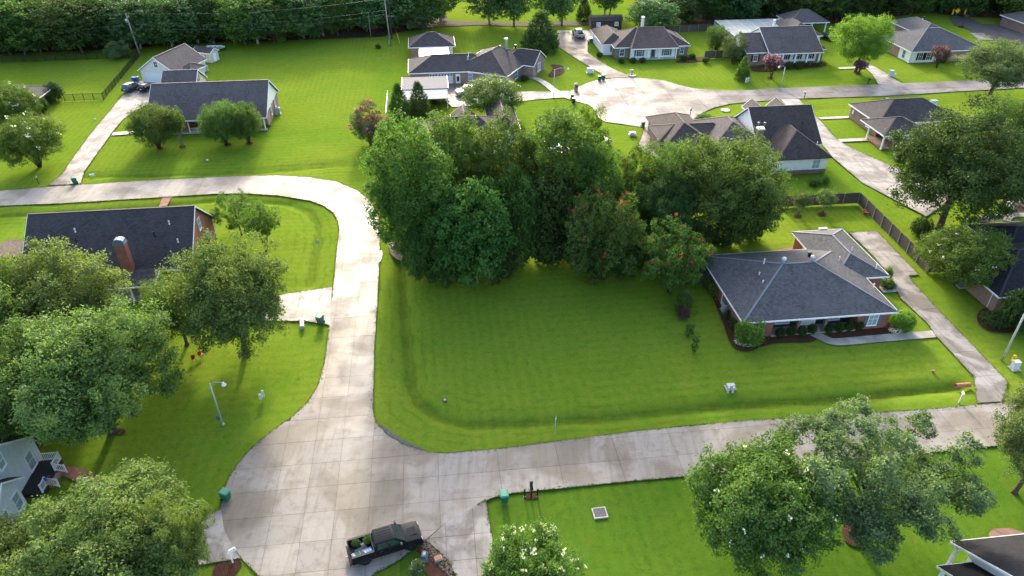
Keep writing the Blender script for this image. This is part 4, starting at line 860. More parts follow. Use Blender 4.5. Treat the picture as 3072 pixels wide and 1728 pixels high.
# ---------------------------------------------------------------- trees and shrubs
def unit(rng, n):
    v = rng.normal(size=(n, 3)); return v / np.linalg.norm(v, axis=1)[:, None]
def blobs_for(style, r, h, rng):
    """clump centres and radii that make up a crown (trunk at the origin)"""
    B = []
    def ell(n, cz, az, k, br0, br1, up=.15, rad=1.0, jit=.12):
        # spread evenly over the ellipsoid with a golden spiral, jittered
        for i in range(n):
            t = 1 - 2 * (i + .5) / n; ph = i * 2.39996 + rng.uniform(-.4, .4); q = math.sqrt(max(0, 1 - t * t)); t = t + up * (1 - t)
            rr = k * (1 + rng.uniform(-jit, jit))
            B.append((q * math.cos(ph) * r * rad * rr, q * math.sin(ph) * r * rad * rr, cz + t * az * rr, rng.uniform(br0, br1)))
    if style == 'oak': ell(30, h * .54, h * .41, .74, r * .22, r * .36, jit=.22); ell(9, h * .56, h * .3, .38, r * .3, r * .4)
    elif style == 'grove': ell(68, h * .5, h * .48, .84, r * .2, r * .32, .05, jit=.2); ell(22, h * .5, h * .38, .45, r * .28, r * .36)
    elif style == 'magnolia': ell(50, h * .5, h * .44, .84, r * .2, r * .3, .0); ell(14, h * .46, h * .32, .42, r * .3, r * .42)
    elif style == 'dome': ell(46, h * .53, h * .42, .80, r * .2, r * .3, .1, jit=.12); ell(14, h * .56, h * .26, .42, r * .3, r * .4)
    elif style == 'airy':
        ell(34, h * .60, h * .34, .84, r * .13, r * .23, .1, jit=.32); ell(8, h * .58, h * .3, .4, r * .15, r * .24, jit=.5)
    elif style == 'scrub': ell(40, h * .5, h * .42, .84, r * .15, r * .28, .0, jit=.3); ell(14, h * .45, h * .3, .4, r * .25, r * .35)
    elif style == 'cone':
        for i in range(52):
            z = h * (.06 + .9 * (i + .5) / 52); k = r * (1 - ((z / h) ** 1.6)) * .82 + .05 * r; a = i * 2.4
            B.append((k * math.cos(a) * .8, k * math.sin(a) * .8, z, r * (.34 - .2 * z / h)))
    elif style == 'vase':
        ell(26, h * .66, h * .28, .8, r * .22, r * .36, .1, jit=.25); ell(6, h * .62, h * .2, .4, r * .3, r * .4)
    elif style == 'shrub': ell(24, h * .46, h * .4, .7, r * .26, r * .4, .1, jit=.12); B.append((0, 0, h * .4, r * .6))
    elif style == 'ball': B.append((0, 0, h * .5, min(r, h * .5))); ell(26, h * .5, h * .36, .72, r * .26, r * .33, 0, jit=.05)
    elif style == 'forest': ell(28, h * .48, h * .45, .78, r * .26, r * .40, .05, jit=.22); ell(8, h * .5, h * .35, .4, r * .35, r * .5)
    elif style == 'sapling':
        for i in range(12): z = h * (.15 + .8 * i / 12); a = i * 2.4; B.append((r * .45 * math.cos(a), r * .45 * math.sin(a), z, r * .42))
    return np.array(B)
LEAFN = {}
def leaves(B, n, leaf, rng, fill=.22, squash=1.0, aspect=.55, droop=0.0, top_only=False):
    wts = B[:, 3] ** 2; wts = wts / wts.sum(); idx = rng.choice(len(B), n, p=wts); d = unit(rng, n)
    if top_only: d[:, 2] = np.abs(d[:, 2])
    k = 1 - .42 * rng.uniform(size=n) ** 2.2; k[rng.uniform(size=n) < fill] *= rng.uniform(.3, .95)
    # break each clump up: lobes that stick out or fall short
    lob = 1 + .16 * np.sin(d[:, 0] * 5 + idx * 1.7) * np.sin(d[:, 1] * 5 + idx * 2.3) + .12 * np.sin(d[:, 2] * 9 + idx)
    p = B[idx, :3] + d * (B[idx, 3] * k * lob)[:, None]
    m = 13; sd = unit(rng, len(B) * m).reshape(len(B), m, 3); sr = rng.uniform(.72, 1.18, (len(B), m))
    sub = rng.randint(0, m, n); use = rng.uniform(size=n) < .74
    q = B[idx, :3] + sd[idx, sub] * (B[idx, 3] * sr[idx, sub])[:, None] + rng.normal(size=(n, 3)) * (B[idx, 3] * .17)[:, None] * [1, 1, .8]
    p[use] = q[use]; d[use] = d[use] * .5 + sd[idx, sub][use] * .7 + np.array([0, 0, .25])
    # drop leaves buried well inside the whole crown
    ctr = B[:, :3].mean(0); ext = np.ptp(B[:, :3], axis=0) / 2 + B[:, 3].mean(); q = np.linalg.norm((p - ctr) / ext, axis=1)
    keep = (q > .5) | (rng.uniform(size=n) < .35); keep &= p[:, 2] > .05
    p, d, idx = p[keep], d[keep], idx[keep]; n = len(p)
    nrm = d * .75 + unit(rng, n) * .75 + np.array([0, 0, .35]); nrm /= np.linalg.norm(nrm, axis=1)[:, None]
    t = np.cross(nrm, unit(rng, n)); t /= np.linalg.norm(t, axis=1)[:, None] + 1e-9; b = np.cross(nrm, t)
    L = leaf * rng.uniform(.6, 1.3, n)[:, None]; W = L * aspect
    t[:, 2] -= droop
    bend = nrm * L * .18
    v = np.stack([p - t * L * .5 - bend, p + b * W * .5, p + t * L * .5 - bend, p - b * W * .5], 1).reshape(-1, 3)
    f = np.arange(4 * n).reshape(n, 4)
    ct = rng.uniform(0, 1, len(B)); tint = np.clip(.5 * ct[idx] + .5 * rng.uniform(0, 1, n), 0, 1)
    return v, f, tint
CACHE = {}
TRUNK = {'oak': (.30, 7), 'grove': (.32, 9), 'magnolia': (.25, 5), 'dome': (.11, 8), 'airy': (.24, 9), 'scrub': (.12, 9), 'cone': (.16, 3), 'vase': (.09, 7), 'shrub': (.04, 4), 'ball': (.05, 2), 'forest': (.28, 5), 'sapling': (.03, 3)}
def proto(style, var, r, h, n, leaf, mat, flower=None, nfl=0, bark='bark', fsize=.3):
    key = (style, var, r, h, n, leaf, mat, flower)
    if key in CACHE: return CACHE[key]
    rng = np.random.RandomState(hash((style, var)) % 1000 if False else (sum(map(ord, style)) * 7 + var * 131) % 9973)
    B = blobs_for(style, r, h, rng)
    v, f, t = leaves(B, n, leaf, rng)
    me = mesh_np('crown', v, f, t); me.materials.append(LF[mat])
    fm = None
    if flower:
        hi = B[B[:, 2] > np.percentile(B[:, 2], 25)].copy(); sel = hi[rng.uniform(size=len(hi)) < .75]
        c = []
        for bx, by, bz, br in sel:
            k = max(1, int(nfl / len(sel))); d = unit(rng, k); d[:, 2] = np.abs(d[:, 2]) * .9
            cc = np.array([bx, by, bz]) + d * br * 1.02; m = 7
            pp = np.repeat(cc, m, 0) + rng.normal(size=(k * m, 3)) * fsize * .45; c.append(pp)
        pp = np.concatenate(c); nn = len(pp); a = unit(rng, nn); b2 = np.cross(a, unit(rng, nn)); b2 /= np.linalg.norm(b2, axis=1)[:, None]
        L = fsize * .42 * rng.uniform(.6, 1.2, nn)[:, None]
        fv = np.stack([pp - a * L, pp + b2 * L, pp + a * L, pp - b2 * L], 1).reshape(-1, 3)
        fm = mesh_np('blossom', fv, np.arange(4 * nn).reshape(nn, 4), rng.uniform(size=nn)); fm.materials.append(FL[flower])
    tr, nl = TRUNK[style]; mb = MB()
    ctr = B[:, :3].mean(0); multi = style in ('dome', 'vase', 'scrub')
    order = np.argsort(-B[:, 3])[:nl] if nl < len(B) else range(len(B)); pick = rng.choice(len(B), min(nl * 2, len(B)), replace=False)
    fork = h * (.08 if multi else .30 if style != 'cone' else .6)
    if not multi:
        jx = rng.uniform(-.03, .03, 2) * h
        mb.tube([(0, 0, -.1), (0, 0, .25), (jx[0] * .5, jx[1] * .5, fork * .6), (jx[0], jx[1], fork), (jx[0] * 1.4, jx[1] * 1.4, h * (.62 if style != 'forest' else .8))], [tr * 1.6, tr * 1.1, tr * .9, tr * .75, tr * .3], 8)
    else:
        jx = (0, 0)
    for i in pick:
        x, y, z, br = B[i]
        z0 = fork * rng.uniform(.8, 1.35); rr = tr * rng.uniform(.35, .6) if not multi else tr * rng.uniform(.5, .9)
        if multi: ang = math.atan2(y, x); p0 = (math.cos(ang) * tr * 1.6, math.sin(ang) * tr * 1.6, -.05); m1 = (x * .28, y * .28, z * .45)
        else: p0 = (jx[0], jx[1], z0); m1 = (jx[0] + x * .4, jx[1] + y * .4, z0 + (z - z0) * .55)
        mb.tube([p0, m1, (x * .85, y * .85, z), (x * 1.04, y * 1.04, z + br * .4)], [rr, rr * .7, rr * .4, rr * .12], 6)
    o = mb.build('trunk', M[bark], None, smooth=True); tm = o.data; bpy.data.objects.remove(o)
    CACHE[key] = (me, tm, fm); return CACHE[key]
STY = {  # nominal radius, height, leaf count, leaf size
    'oak': (6, 12, 58000, .235), 'grove': (5, 20, 44000, .33), 'magnolia': (5.5, 12, 30000, .40), 'dome': (4.5, 8, 40000, .2), 'airy': (6.5, 12, 34000, .22), 'scrub': (4.5, 10, 26000, .27),
    'cone': (4.5, 9.5, 14000, .36), 'vase': (2.6, 5.5, 7000, .24), 'shrub': (1.5, 2.2, 6500, .17), 'ball': (1.0, 1.7, 8500, .11), 'forest': (6, 19, 11000, .62), 'sapling': (1.0, 3.5, 1500, .2)}
def tree(label, cat, p, r, h, style, mat, var=0, flower=None, nfl=160, bark='bark', group=None, name=None, rz=None, fsize=.3, near=1.0):
    r0, h0, n, lf = STY[style]; n = int(n * near)
    me, tm, fm = proto(style, var, r0, h0, n, lf, mat, flower, nfl, bark, fsize)
    t = thing(name or ('shrub' if style in ('shrub', 'ball') else 'tree'), label, cat, p, random.uniform(0, 6.28) if rz is None else rz, group)
    t.scale = (r / r0, r / r0, h / h0)
    link('crown' if style not in ('shrub', 'ball') else 'foliage', me, t); link('trunk' if style not in ('shrub', 'ball') else 'stem', tm, t)
    if fm: link('blossom', fm, t)
    return t
def T(label, bx, by, top, hw, style, mat, var=0, cat='tree', hs=1.0, **kw):
    """placed by its foot on the ground; height from where its top shows, radius from its half width in the photograph"""
    p = D(bx, by); depth = p.y * c_ + CAM_H * s_
    yy = p.y + hw * K * depth / FOC * .25
    a = PITCH - math.atan((864 - top * K) / FOC); h = max(.4, (CAM_H - yy * math.tan(a))) * hs
    r = hw * K * (depth - h * .5 * s_) / FOC
    p.z = -.05
    return tree(label, cat, p, r, h, style, mat, var, **kw)

# left foreground oaks and the front trees
T('largest spreading oak in the left foreground above the pale blue house', 285, 1085, 745, 205, 'oak', 'oaklight', 0, near=1.5, hs=.95)
T('spreading oak in front of the charcoal gable roof beside its chimney', 190, 905, 606, 172, 'oak', 'oaklight', 1, near=1.4)
T('dark oak cut by the left edge beside the big spreading oaks', 20, 980, 640, 150, 'oak', 'oak', 2)
T('shaded oak over the pale blue house at the left edge', 95, 1120, 830, 140, 'oak', 'oak', 1)
T('shade oak between the big spreading oak and the lone trunk tree', 470, 865, 690, 85, 'oak', 'oak', 2)
T('open oak with one bare trunk on the lawn beside the green bin driveway', 618, 890, 580, 148, 'oak', 'oaklight', 3, near=1.3, hs=.96)
T('small open tree at the corner of the red brick house', 608, 590, 482, 58, 'airy', 'oak', 0)
T('small twin stemmed tree on the rounded corner lawn', 670, 630, 512, 43, 'vase', 'oak', 1)
T('bushy pale green tree in the bottom left corner with the widest crown', 330, 1500, 1160, 215, 'oak', 'oaklight', 4, near=1.7, hs=.82)
T('bushy pale green tree cut by the left bottom corner', 20, 1580, 1290, 190, 'oak', 'oaklight', 5, near=1.5, hs=.8)
T('pale green tree by the bottom left driveway beside the white mailbox', 490, 1490, 1245, 85, 'airy', 'oaklight', 1)
T('white blossomed crape myrtle at the bottom edge beside the cracked driveway', 1335, 1560, 1335, 130, 'dome', 'crape', 0, flower='white', nfl=150, fsize=.26, near=1.3)
T('white flowering round tree on the lawn below the lower street', 1885, 1385, 1105, 170, 'dome', 'oak', 1, hs=.94, flower='white', nfl=36, fsize=.18, near=1.8)
T('open limbed oak over the mulch circle below the lower street', 2145, 1340, 1010, 228, 'airy', 'grey', 2, near=2.0, hs=.88)
T('grey green oak at the right edge beside the lower street', 2553, 1238, 940, 118, 'oak', 'grey', 6)
# the grove in the middle
G = 'trees of the middle grove'
T('tall tree at the left front of the middle grove beside the street', 1050, 680, 268, 105, 'grove', 'grove', 0)
T('tall tree at the back left of the middle grove beside the pink crape myrtle', 1040, 600, 285, 78, 'grove', 'grove', 1)
T('tall tree in the back row of the middle grove left of the two roof peaks', 1150, 585, 262, 82, 'grove', 'grove', 2)
T('tall tree in the centre of the middle grove below the plum roof', 1270, 600, 278, 85, 'grove', 'grove', 0)
T('tallest tree of the middle grove overlapping the cul de sac', 1400, 605, 240, 98, 'grove', 'grove', 1)
T('narrow tall tree at the right end of the grove against the cul de sac', 1470, 560, 252, 46, 'grove', 'grove', 2)
T('glossy dark leaved tree at the front of the grove with round clumps', 1190, 705, 425, 105, 'magnolia', 'magnolia', 0)
T('second glossy dark leaved tree in the front of the grove above the empty lot', 1295, 660, 410, 72, 'magnolia', 'magnolia', 1)
T('low glossy shrubby tree at the left front corner of the grove', 1080, 700, 540, 62, 'magnolia', 'magnolia', 2)
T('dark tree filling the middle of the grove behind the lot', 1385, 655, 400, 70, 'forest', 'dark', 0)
T('straggly tree with red blossoms and bare twigs right of the grove', 1515, 700, 440, 95, 'scrub', 'oak', 0, flower='coral', nfl=11, fsize=.45)
T('dark scrub tree below the red blossomed one at the lot edge', 1500, 690, 545, 72, 'scrub', 'dark', 1)
T('tall leafy tree closing the right end of the grove beside the scrub trees', 1480, 640, 330, 62, 'grove', 'grove', 1)
T('small scrub tree with a few red blossoms near the hidden house', 1590, 580, 350, 70, 'scrub', 'oak', 2, flower='coral', nfl=9, fsize=.45)
T('broad round oak in front of the steep roofed house', 1800, 610, 322, 150, 'oak', 'oak', 0)
T('oak left of the broad round one in front of the steep roofed house', 1675, 590, 345, 92, 'oak', 'oak', 3)
T('dark oak behind the pale topped tree at the back of the lot', 1660, 640, 440, 85, 'oak', 'dark', 4)
T('dark oak overhanging the back lawn of the blue grey hip roofed house', 1855, 605, 410, 95, 'oak', 'dark', 5)
T('pale topped young tree at the lot edge beside the blue grey hip roof', 1685, 735, 548, 78, 'scrub', 'crape', 3, flower='coral', nfl=8, fsize=.38)
T('dark thicket tree beside the left eave of the blue grey hip roof', 1735, 700, 600, 48, 'scrub', 'dark', 4)
T('bright leafy sapling nearest the thicket in the row along the lot line', 1717, 783, 727, 23, 'shrub', 'crape', 0, 'sapling')
T('purple tinged sapling below the bright leafy one along the lot line', 1718, 800, 770, 17, 'shrub', 'bronze', 1, 'sapling')
T('small green sapling third along the lot line', 1733, 843, 808, 15, 'sapling', 'crape', 1, 'sapling', bark='bark')
T('thin sapling nearest the street in the row along the lot line', 1746, 885, 838, 12, 'sapling', 'oak', 2, 'sapling')
T('scrub tree filling the gap between the grove and the broad round oak', 1548, 600, 392, 66, 'scrub', 'oak', 2)
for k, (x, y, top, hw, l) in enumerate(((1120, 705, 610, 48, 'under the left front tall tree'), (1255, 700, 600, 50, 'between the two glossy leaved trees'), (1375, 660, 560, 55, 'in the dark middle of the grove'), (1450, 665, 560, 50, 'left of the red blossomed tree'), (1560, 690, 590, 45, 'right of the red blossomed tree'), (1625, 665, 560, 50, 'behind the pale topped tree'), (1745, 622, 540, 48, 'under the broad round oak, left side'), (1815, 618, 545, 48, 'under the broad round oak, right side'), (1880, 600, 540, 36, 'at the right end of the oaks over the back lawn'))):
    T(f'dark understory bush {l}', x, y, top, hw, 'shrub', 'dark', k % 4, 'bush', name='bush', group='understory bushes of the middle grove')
# upper left lawn
T('crape myrtle nearest the street by the long driveway with pale blossoms', 100, 418, 282, 84, 'dome', 'crape', 2, flower='white', nfl=28)
T('crape myrtle cut by the left edge behind the nearer one', 45, 318, 206, 68, 'dome', 'crape', 0, flower='white', nfl=18)
T('left round crape myrtle in front of the long brown grey roof', 400, 372, 256, 62, 'dome', 'oak', 3)
T('thin crape myrtle beside the pink flowers of the upper left porch', 459, 368, 268, 22, 'vase', 'oak', 0, bark='barkpale')
T('right round crape myrtle in front of the long brown grey roof', 570, 363, 252, 56, 'dome', 'oak', 4)
T('crape myrtle at the right corner of the long brown grey roof', 627, 360, 252, 42, 'dome', 'oak', 1)
T('pink flowering bush on the porch between the crape myrtles', 487, 332, 288, 11, 'shrub', 'crape', 2, 'shrub', flower='pink', nfl=200, fsize=.25)
T('large round clipped shrub by the end of the black metal fence', 137, 252, 203, 29, 'ball', 'dark', 0, 'shrub')
T('tall clipped shrub between the round shrub and the dark roof corner', 125, 262, 224, 16, 'ball', 'dark', 1, 'shrub')
T('clipped shrub nearest the crape myrtles at the dark roof corner', 108, 283, 242, 18, 'ball', 'dark', 2, 'shrub')
T('loose grey green bush at the corner of the black metal fence', 303, 147, 98, 32, 'scrub', 'grey', 1, 'bush')
T('tiny round bush on the open lawn near the wooden utility poles', 951, 121, 110, 8, 'shrub', 'dark', 3, 'shrub')
T('small shrub at the right front corner of the long roofed house', 670, 322, 311, 10, 'shrub', 'dark', 0, 'shrub')
T('pink blossomed crape myrtle leaning at the left end of the grove', 932, 362, 248, 46, 'scrub', 'grey', 4, flower='pink', nfl=110, fsize=.55)
T('left of two dark trees in front of the metal carport', 1007, 302, 205, 32, 'cone', 'dark', 0)
T('right of two dark trees in front of the metal carport', 1056, 292, 201, 32, 'cone', 'dark', 1)
T('wide white blossomed tree in front of the ranch house', 1238, 288, 190, 84, 'dome', 'crape', 5, flower='white', nfl=60)
def hedge(label, a, b, wd, h, mat='dark', var=0):
    pa, pb = D(*a), D(*b); L = (pb - pa).length; rng = np.random.RandomState(40 + var); n = int(2600 * (L * h) ** .8 / 3)
    B = np.array([(rng.uniform(0, L), rng.uniform(-wd / 2, wd / 2) * .7, h * rng.uniform(.25, .68), min(h, wd) * .42) for _ in range(int(max(6, L * 5)))])
    v, f, t = leaves(B, max(900, n), .17, rng); me = mesh_np('foliage', v, f, t); me.materials.append(LF[mat])
    d = pb - pa; o = thing('hedge', label, 'hedge', pa, math.atan2(d.y, d.x)); link('foliage', me, o)
    st = MB(); [st.tube([(x, 0, -.05), (x, .05, h * .5)], [.04, .02], 5) for x in np.arange(.2, L, .8)]; st.build('stem', M['bark'], o); return o
hedge('dark clipped hedge between the carport and the concrete pad', (1085, 262), (1134, 262), 2.2, 2.0, 'dark', 1)
hedge('bright clipped box hedge along the left wall of the blue grey hip roofed house', (1782, 712), (1812, 758), 1.5, 1.4, 'bright', 2)
hedge('dark foundation planting under the left wall near the condenser', (1828, 790), (1848, 830), 1.2, 1.1, 'dark', 3)
hedge('low foundation hedge along the grey house with black shutters', (2298, 150), (2380, 158), 1.3, 1.0, 'dark', 4)
hedge('low hedge in front of the columned porch', (1950, 168), (2060, 163), 1.0, .8, 'dark', 5)
hedge('small foundation hedge under the white house front windows', (1846, 154), (1897, 152), .9, .6, 'dark', 6)
hedge('low planting behind the steep roofed house', (2035, 468), (2085, 462), 1.4, 1.1, 'magnolia', 7)
hedge('vegetable rows beside the fence of the columned house', (2000, 30), (2030, 45), 1.5, .8, 'oak', 8)
# middle distance right
T('big dark conical evergreen beside the ranch house gable', 1358, 128, 25, 54, 'cone', 'dark', 2, hs=1.02)
T('tree behind the long dark brown shed', 1640, 78, -20, 66, 'forest', 'forest', 1)
T('dark tree beside the pool cage', 1801, 130, 56, 29, 'scrub', 'oak', 0)
T('pale tree in front of the columned house gable end', 1842, 158, 76, 30, 'scrub', 'grey', 2)
T('rounded evergreen bush standing alone on the cul de sac lawn', 1866, 200, 140, 21, 'cone', 'crape', 3, 'bush')
T('golden yellow shrub beside the columned house', 1900, 161, 137, 9, 'shrub', 'gold', 1, 'shrub')
T('mauve flowering crape myrtle in front of the columned porch', 1939, 196, 136, 25, 'vase', 'bronze', 2, flower='mauve', nfl=200, fsize=.4)
for k, (x, lb) in enumerate(((1982, 'left'), (2007, 'right'))): T(f'{lb} of two dark upright shrubs by the porch columns', x, 173, 153, 7, 'ball', 'dark', k, 'shrub')
T('bright yellow green tree in front of the grey hip roofed house', 2152, 181, 26, 73, 'oak', 'bright', 1)
T('small purple flowering tree beside the street driveway', 2160, 184, 150, 18, 'vase', 'bronze', 0, flower='purple', nfl=220, fsize=.35)
T('bronze pink crape myrtle in front of the grey house with black shutters', 2356, 169, 112, 22, 'vase', 'bronze', 1, flower='mauve', nfl=80)
T('broad grey green oak beyond the far street at the right', 2490, 238, 98, 98, 'oak', 'grey', 2)
T('yellow green oak behind the brown brick house at the right edge', 2490, 430, 226, 92, 'oak', 'oak', 3)
T('huge oak in front of the brown brick house beside the wooden fence', 2362, 575, 268, 172, 'oak', 'dark', 6, near=1.3)
T('dark oak behind the huge oak at the right edge', 2520, 520, 330, 110, 'oak', 'dark', 0)
T('dark bush at the foot of the huge oak behind the wooden fence', 2312, 590, 545, 28, 'shrub', 'dark', 1, 'bush')
T('light bush at the cul de sac corner beside the lamp post', 1770, 318, 283, 27, 'shrub', 'crape', 2, 'bush')
CM = 'pair of young crape myrtles at the back fence'
T('left young crape myrtle in front of the wooden back fence', 2007, 543, 478, 22, 'vase', 'grey', 3, bark='barkpale', group=CM); T('right young crape myrtle in front of the wooden back fence', 2068, 538, 472, 24, 'vase', 'grey', 1, bark='barkpale', group=CM)
T('white flowering crape myrtle over the condenser by the near black roof', 2400, 712, 560, 106, 'dome', 'crape', 3, flower='white', nfl=45, fsize=.22, bark='barkpale')
T('dark shrub in the round bed at the right edge', 2560, 828, 712, 56, 'shrub', 'dark', 0, 'shrub')
T('low dark ground shrub inside the round bed at the right edge', 2500, 815, 785, 36, 'shrub', 'dark', 2, 'shrub')
# shrubs around the hip roofed brick house
S8 = 'clipped ball shrubs along the porch of the hip roofed house'
pos8 = [(1960, 848), (1987, 845), (2015, 843), (2040, 838), (2082, 837), (2109, 834), (2133, 831), (2157, 829)]
w8 = ['first from the left', 'second from the left', 'third from the left', 'just left of the front walk', 'just right of the front walk', 'sixth from the left', 'seventh from the left', 'last on the right']
for k, ((x, y), wd) in enumerate(zip(pos8, w8)): T(f'clipped ball shrub {wd} along the porch', x, y, y - 26, 12.5, 'ball', 'dark', k % 3, 'shrub', group=S8)
T('large round bright shrub at the left front corner of the hip roofed house', 1878, 862, 800, 38, 'ball', 'bright', 3, 'shrub'); T('round bright shrub at the right front corner of the hip roofed house', 2266, 828, 778, 29, 'ball', 'bright', 4, 'shrub')
T('bright upright shrub beside the garage wing of the hip roofed house', 2230, 702, 670, 12, 'ball', 'bright', 1, 'shrub'); T('flat dark shrub beside the side walk of the hip roofed house', 2232, 722, 704, 19, 'shrub', 'dark', 1, 'shrub')
def flowers(label, pts, col='white', sz=.3):
    o = thing('flower_clump', label, 'flowers', D(*pts[0])); rng = np.random.RandomState(5); vs = []
    for x, y in pts:
        c = np.array(D(x, y, .3) - o.location); m = 26; pp = c + rng.normal(size=(m, 3)) * [.16, .16, .1]; a = unit(rng, m); b = np.cross(a, unit(rng, m)); L = sz * .3
        vs.append(np.stack([pp - a * L, pp + b * L, pp + a * L, pp - b * L], 1).reshape(-1, 3))
    v = np.concatenate(vs); me = mesh_np('petals', v, np.arange(len(v)).reshape(-1, 4), rng.uniform(size=len(v) // 4)); me.materials.append(FL[col]); link('petals', me, o)
    st = MB(); [st.tube([tuple(D(x, y, -.02) - o.location), tuple(D(x, y, .3) - o.location)], .03, 5) for x, y in pts]; st.build('stem', M['binA'], o)
flowers('ring of white flowers below the large round bright shrub', [(1853, 858), (1863, 864), (1876, 868), (1889, 866), (1899, 861), (1870, 866)]); flowers('white flowers below the right corner round shrub', [(2242, 830), (2250, 833), (2258, 832), (2264, 830)])
for k, (x, y, l) in enumerate(((1592, 157, 'left of the white house porch'), (1616, 157, 'beside the left white porch column'), (1741, 147, 'right of the porch'), (1720, 152, 'beside the right white porch column'), (1778, 157, 'at the driveway bend of the white fronted house'), (1512, 143, 'beside the white sport utility car'), (1567, 158, 'in the side bed of the white fronted house'))): T(f'dark shrub {l}', x - (0 if k < 4 else 4), y, y - 14, 9, 'shrub', 'dark', k % 3, 'shrub')
T('lime green low shrub right of the white fronted house', 1985 - 2, 60, 50, 8, 'shrub', 'bright', 0, 'shrub'); T('round shrub beside the ranch house front walk', 1320, 203, 188, 11, 'ball', 'dark', 2, 'shrub')
T('pale lime shrub at the right end of the white fronted house', 1737, 146, 139, 13, 'shrub', 'bright', 1, 'shrub')
# forest edges
random.seed(11)
FG = 'trees of the dark forest edge behind the left lawns'; FR = 'trees of the dark forest edge behind the right houses'; FB = 'trees standing deeper in the forest behind the first row'
for k in range(30):
    x = -10 + k * 37 + random.uniform(-10, 10); y = 138 - x * .05 + random.uniform(-10, 6)
    p = D(x, max(y - (18 if x > 850 else 0), 70)); tree('dark broadleaf tree in the front row of the forest edge behind the left lawns', 'tree', p, random.uniform(5, 7.5), random.uniform(11.5, 15), 'forest', random.choice(['forest', 'forest', 'dark', 'grove']), k % 4, bark='barkpale' if k % 5 == 0 else 'bark', group=FG)
for k in range(30):
    x = -60 + k * 40 + random.uniform(-12, 12); p = D(x, 92 - x * .035 + random.uniform(-14, 10) - (14 if x > 800 else 0))
    tree('dark broadleaf tree in the second row of the forest behind the left lawns', 'tree', p, random.uniform(5.5, 8), random.uniform(14, 18), 'forest', random.choice(['forest', 'grove', 'oak']), (k + 1) % 4, group=FB)
for k in range(26):
    x = -120 + k * 46 + random.uniform(-12, 12); p = D(x, 38 + random.uniform(-14, 14))
    tree('broadleaf tree in the third row of the forest behind the left lawns', 'tree', p, random.uniform(6, 9), random.uniform(16, 20), 'forest', random.choice(['forest', 'grove', 'crape', 'bright']), (k + 2) % 4, group=FB + ' on the left')  # bright leaves on some crowns: sunlit gaps put in as leaf colour
for k in range(34):
    x = -30 + k * 33 + random.uniform(-12, 12); p = D(x, 132 - x * .05 - (16 if x > 850 else 0) + random.uniform(-8, 2)); tree('low dark undergrowth bush under the left forest edge', 'bush', p, random.uniform(2, 3.6), random.uniform(2.5, 5), 'shrub', random.choice(['forest', 'dark']), k % 4, group='undergrowth bushes along the left forest edge', name='bush')
for k in range(24):
    x = 1730 + k * 38 + random.uniform(-12, 12); p = D(x, 50 - (18 if 2180 < x < 2520 else 0) + random.uniform(-8, 4)); tree('low dark undergrowth bush under the right forest edge', 'bush', p, random.uniform(2, 3.6), random.uniform(2.5, 5), 'shrub', random.choice(['forest', 'dark']), k % 4, group='undergrowth bushes along the right forest edge', name='bush')
for k in range(22):
    x = 1740 + k * 42 + random.uniform(-12, 12); y = 46 + random.uniform(-10, 8) - (18 if 2180 < x < 2520 else 0)
    p = D(x, y); tree('dark broadleaf tree in the front row of the forest edge behind the right houses', 'tree', p, random.uniform(5.5, 8), random.uniform(12, 16), 'forest', random.choice(['forest', 'dark', 'dark', 'oak']), k % 4, bark='barkpale' if k % 6 == 0 else 'bark', group=FR)
for k in range(22):
    x = 1660 + k * 48 + random.uniform(-12, 12); p = D(x, 2 + random.uniform(-14, 10))
    tree('broadleaf tree in the back row of the forest behind the right houses', 'tree', p, random.uniform(6, 9), random.uniform(15, 19), 'forest', random.choice(['forest', 'dark']), (k + 1) % 4, group=FR + ', back row')
for k, (x, y, r, l) in enumerate(((1231, 60, 7, 'with the wide crown left of the dark shed'), (1293, 66, 5.5, 'behind the conical evergreen'), (1376, 52, 5, 'between the evergreen and the shed, left trunk'), (1413, 64, 5, 'between the evergreen and the shed, right trunk'), (1521, 38, 5, 'left of a pair over the dark shed'), (1534, 36, 4, 'right of a pair over the dark shed'))):
    tree(f'meadow tree with bare pale trunk {l}', 'tree', D(x, y), r, 17, 'forest', 'forest', k % 4, bark='barkpale')
T('vine covered trunk in the far meadow beside the forest end', 1117, 50, 12, 9, 'sapling', 'dark', 0); T('dense narrow evergreen in the far meadow', 1468, 50, -12, 22, 'cone', 'dark', 0)
T('reddish leaved tree in the front of the left forest edge', 690, 104, 2, 34, 'forest', 'bronze', 1); T('bright yellow green tree in the left end of the forest edge', 150, 128, 0, 44, 'forest', 'bright', 2); T('pale green tree at the right end of the left forest edge', 1060, 76, -10, 50, 'forest', 'grey', 3)
T('young bright tree on the forest edge lawn', 708, 106, 92, 12, 'shrub', 'bright', 2, 'sapling')
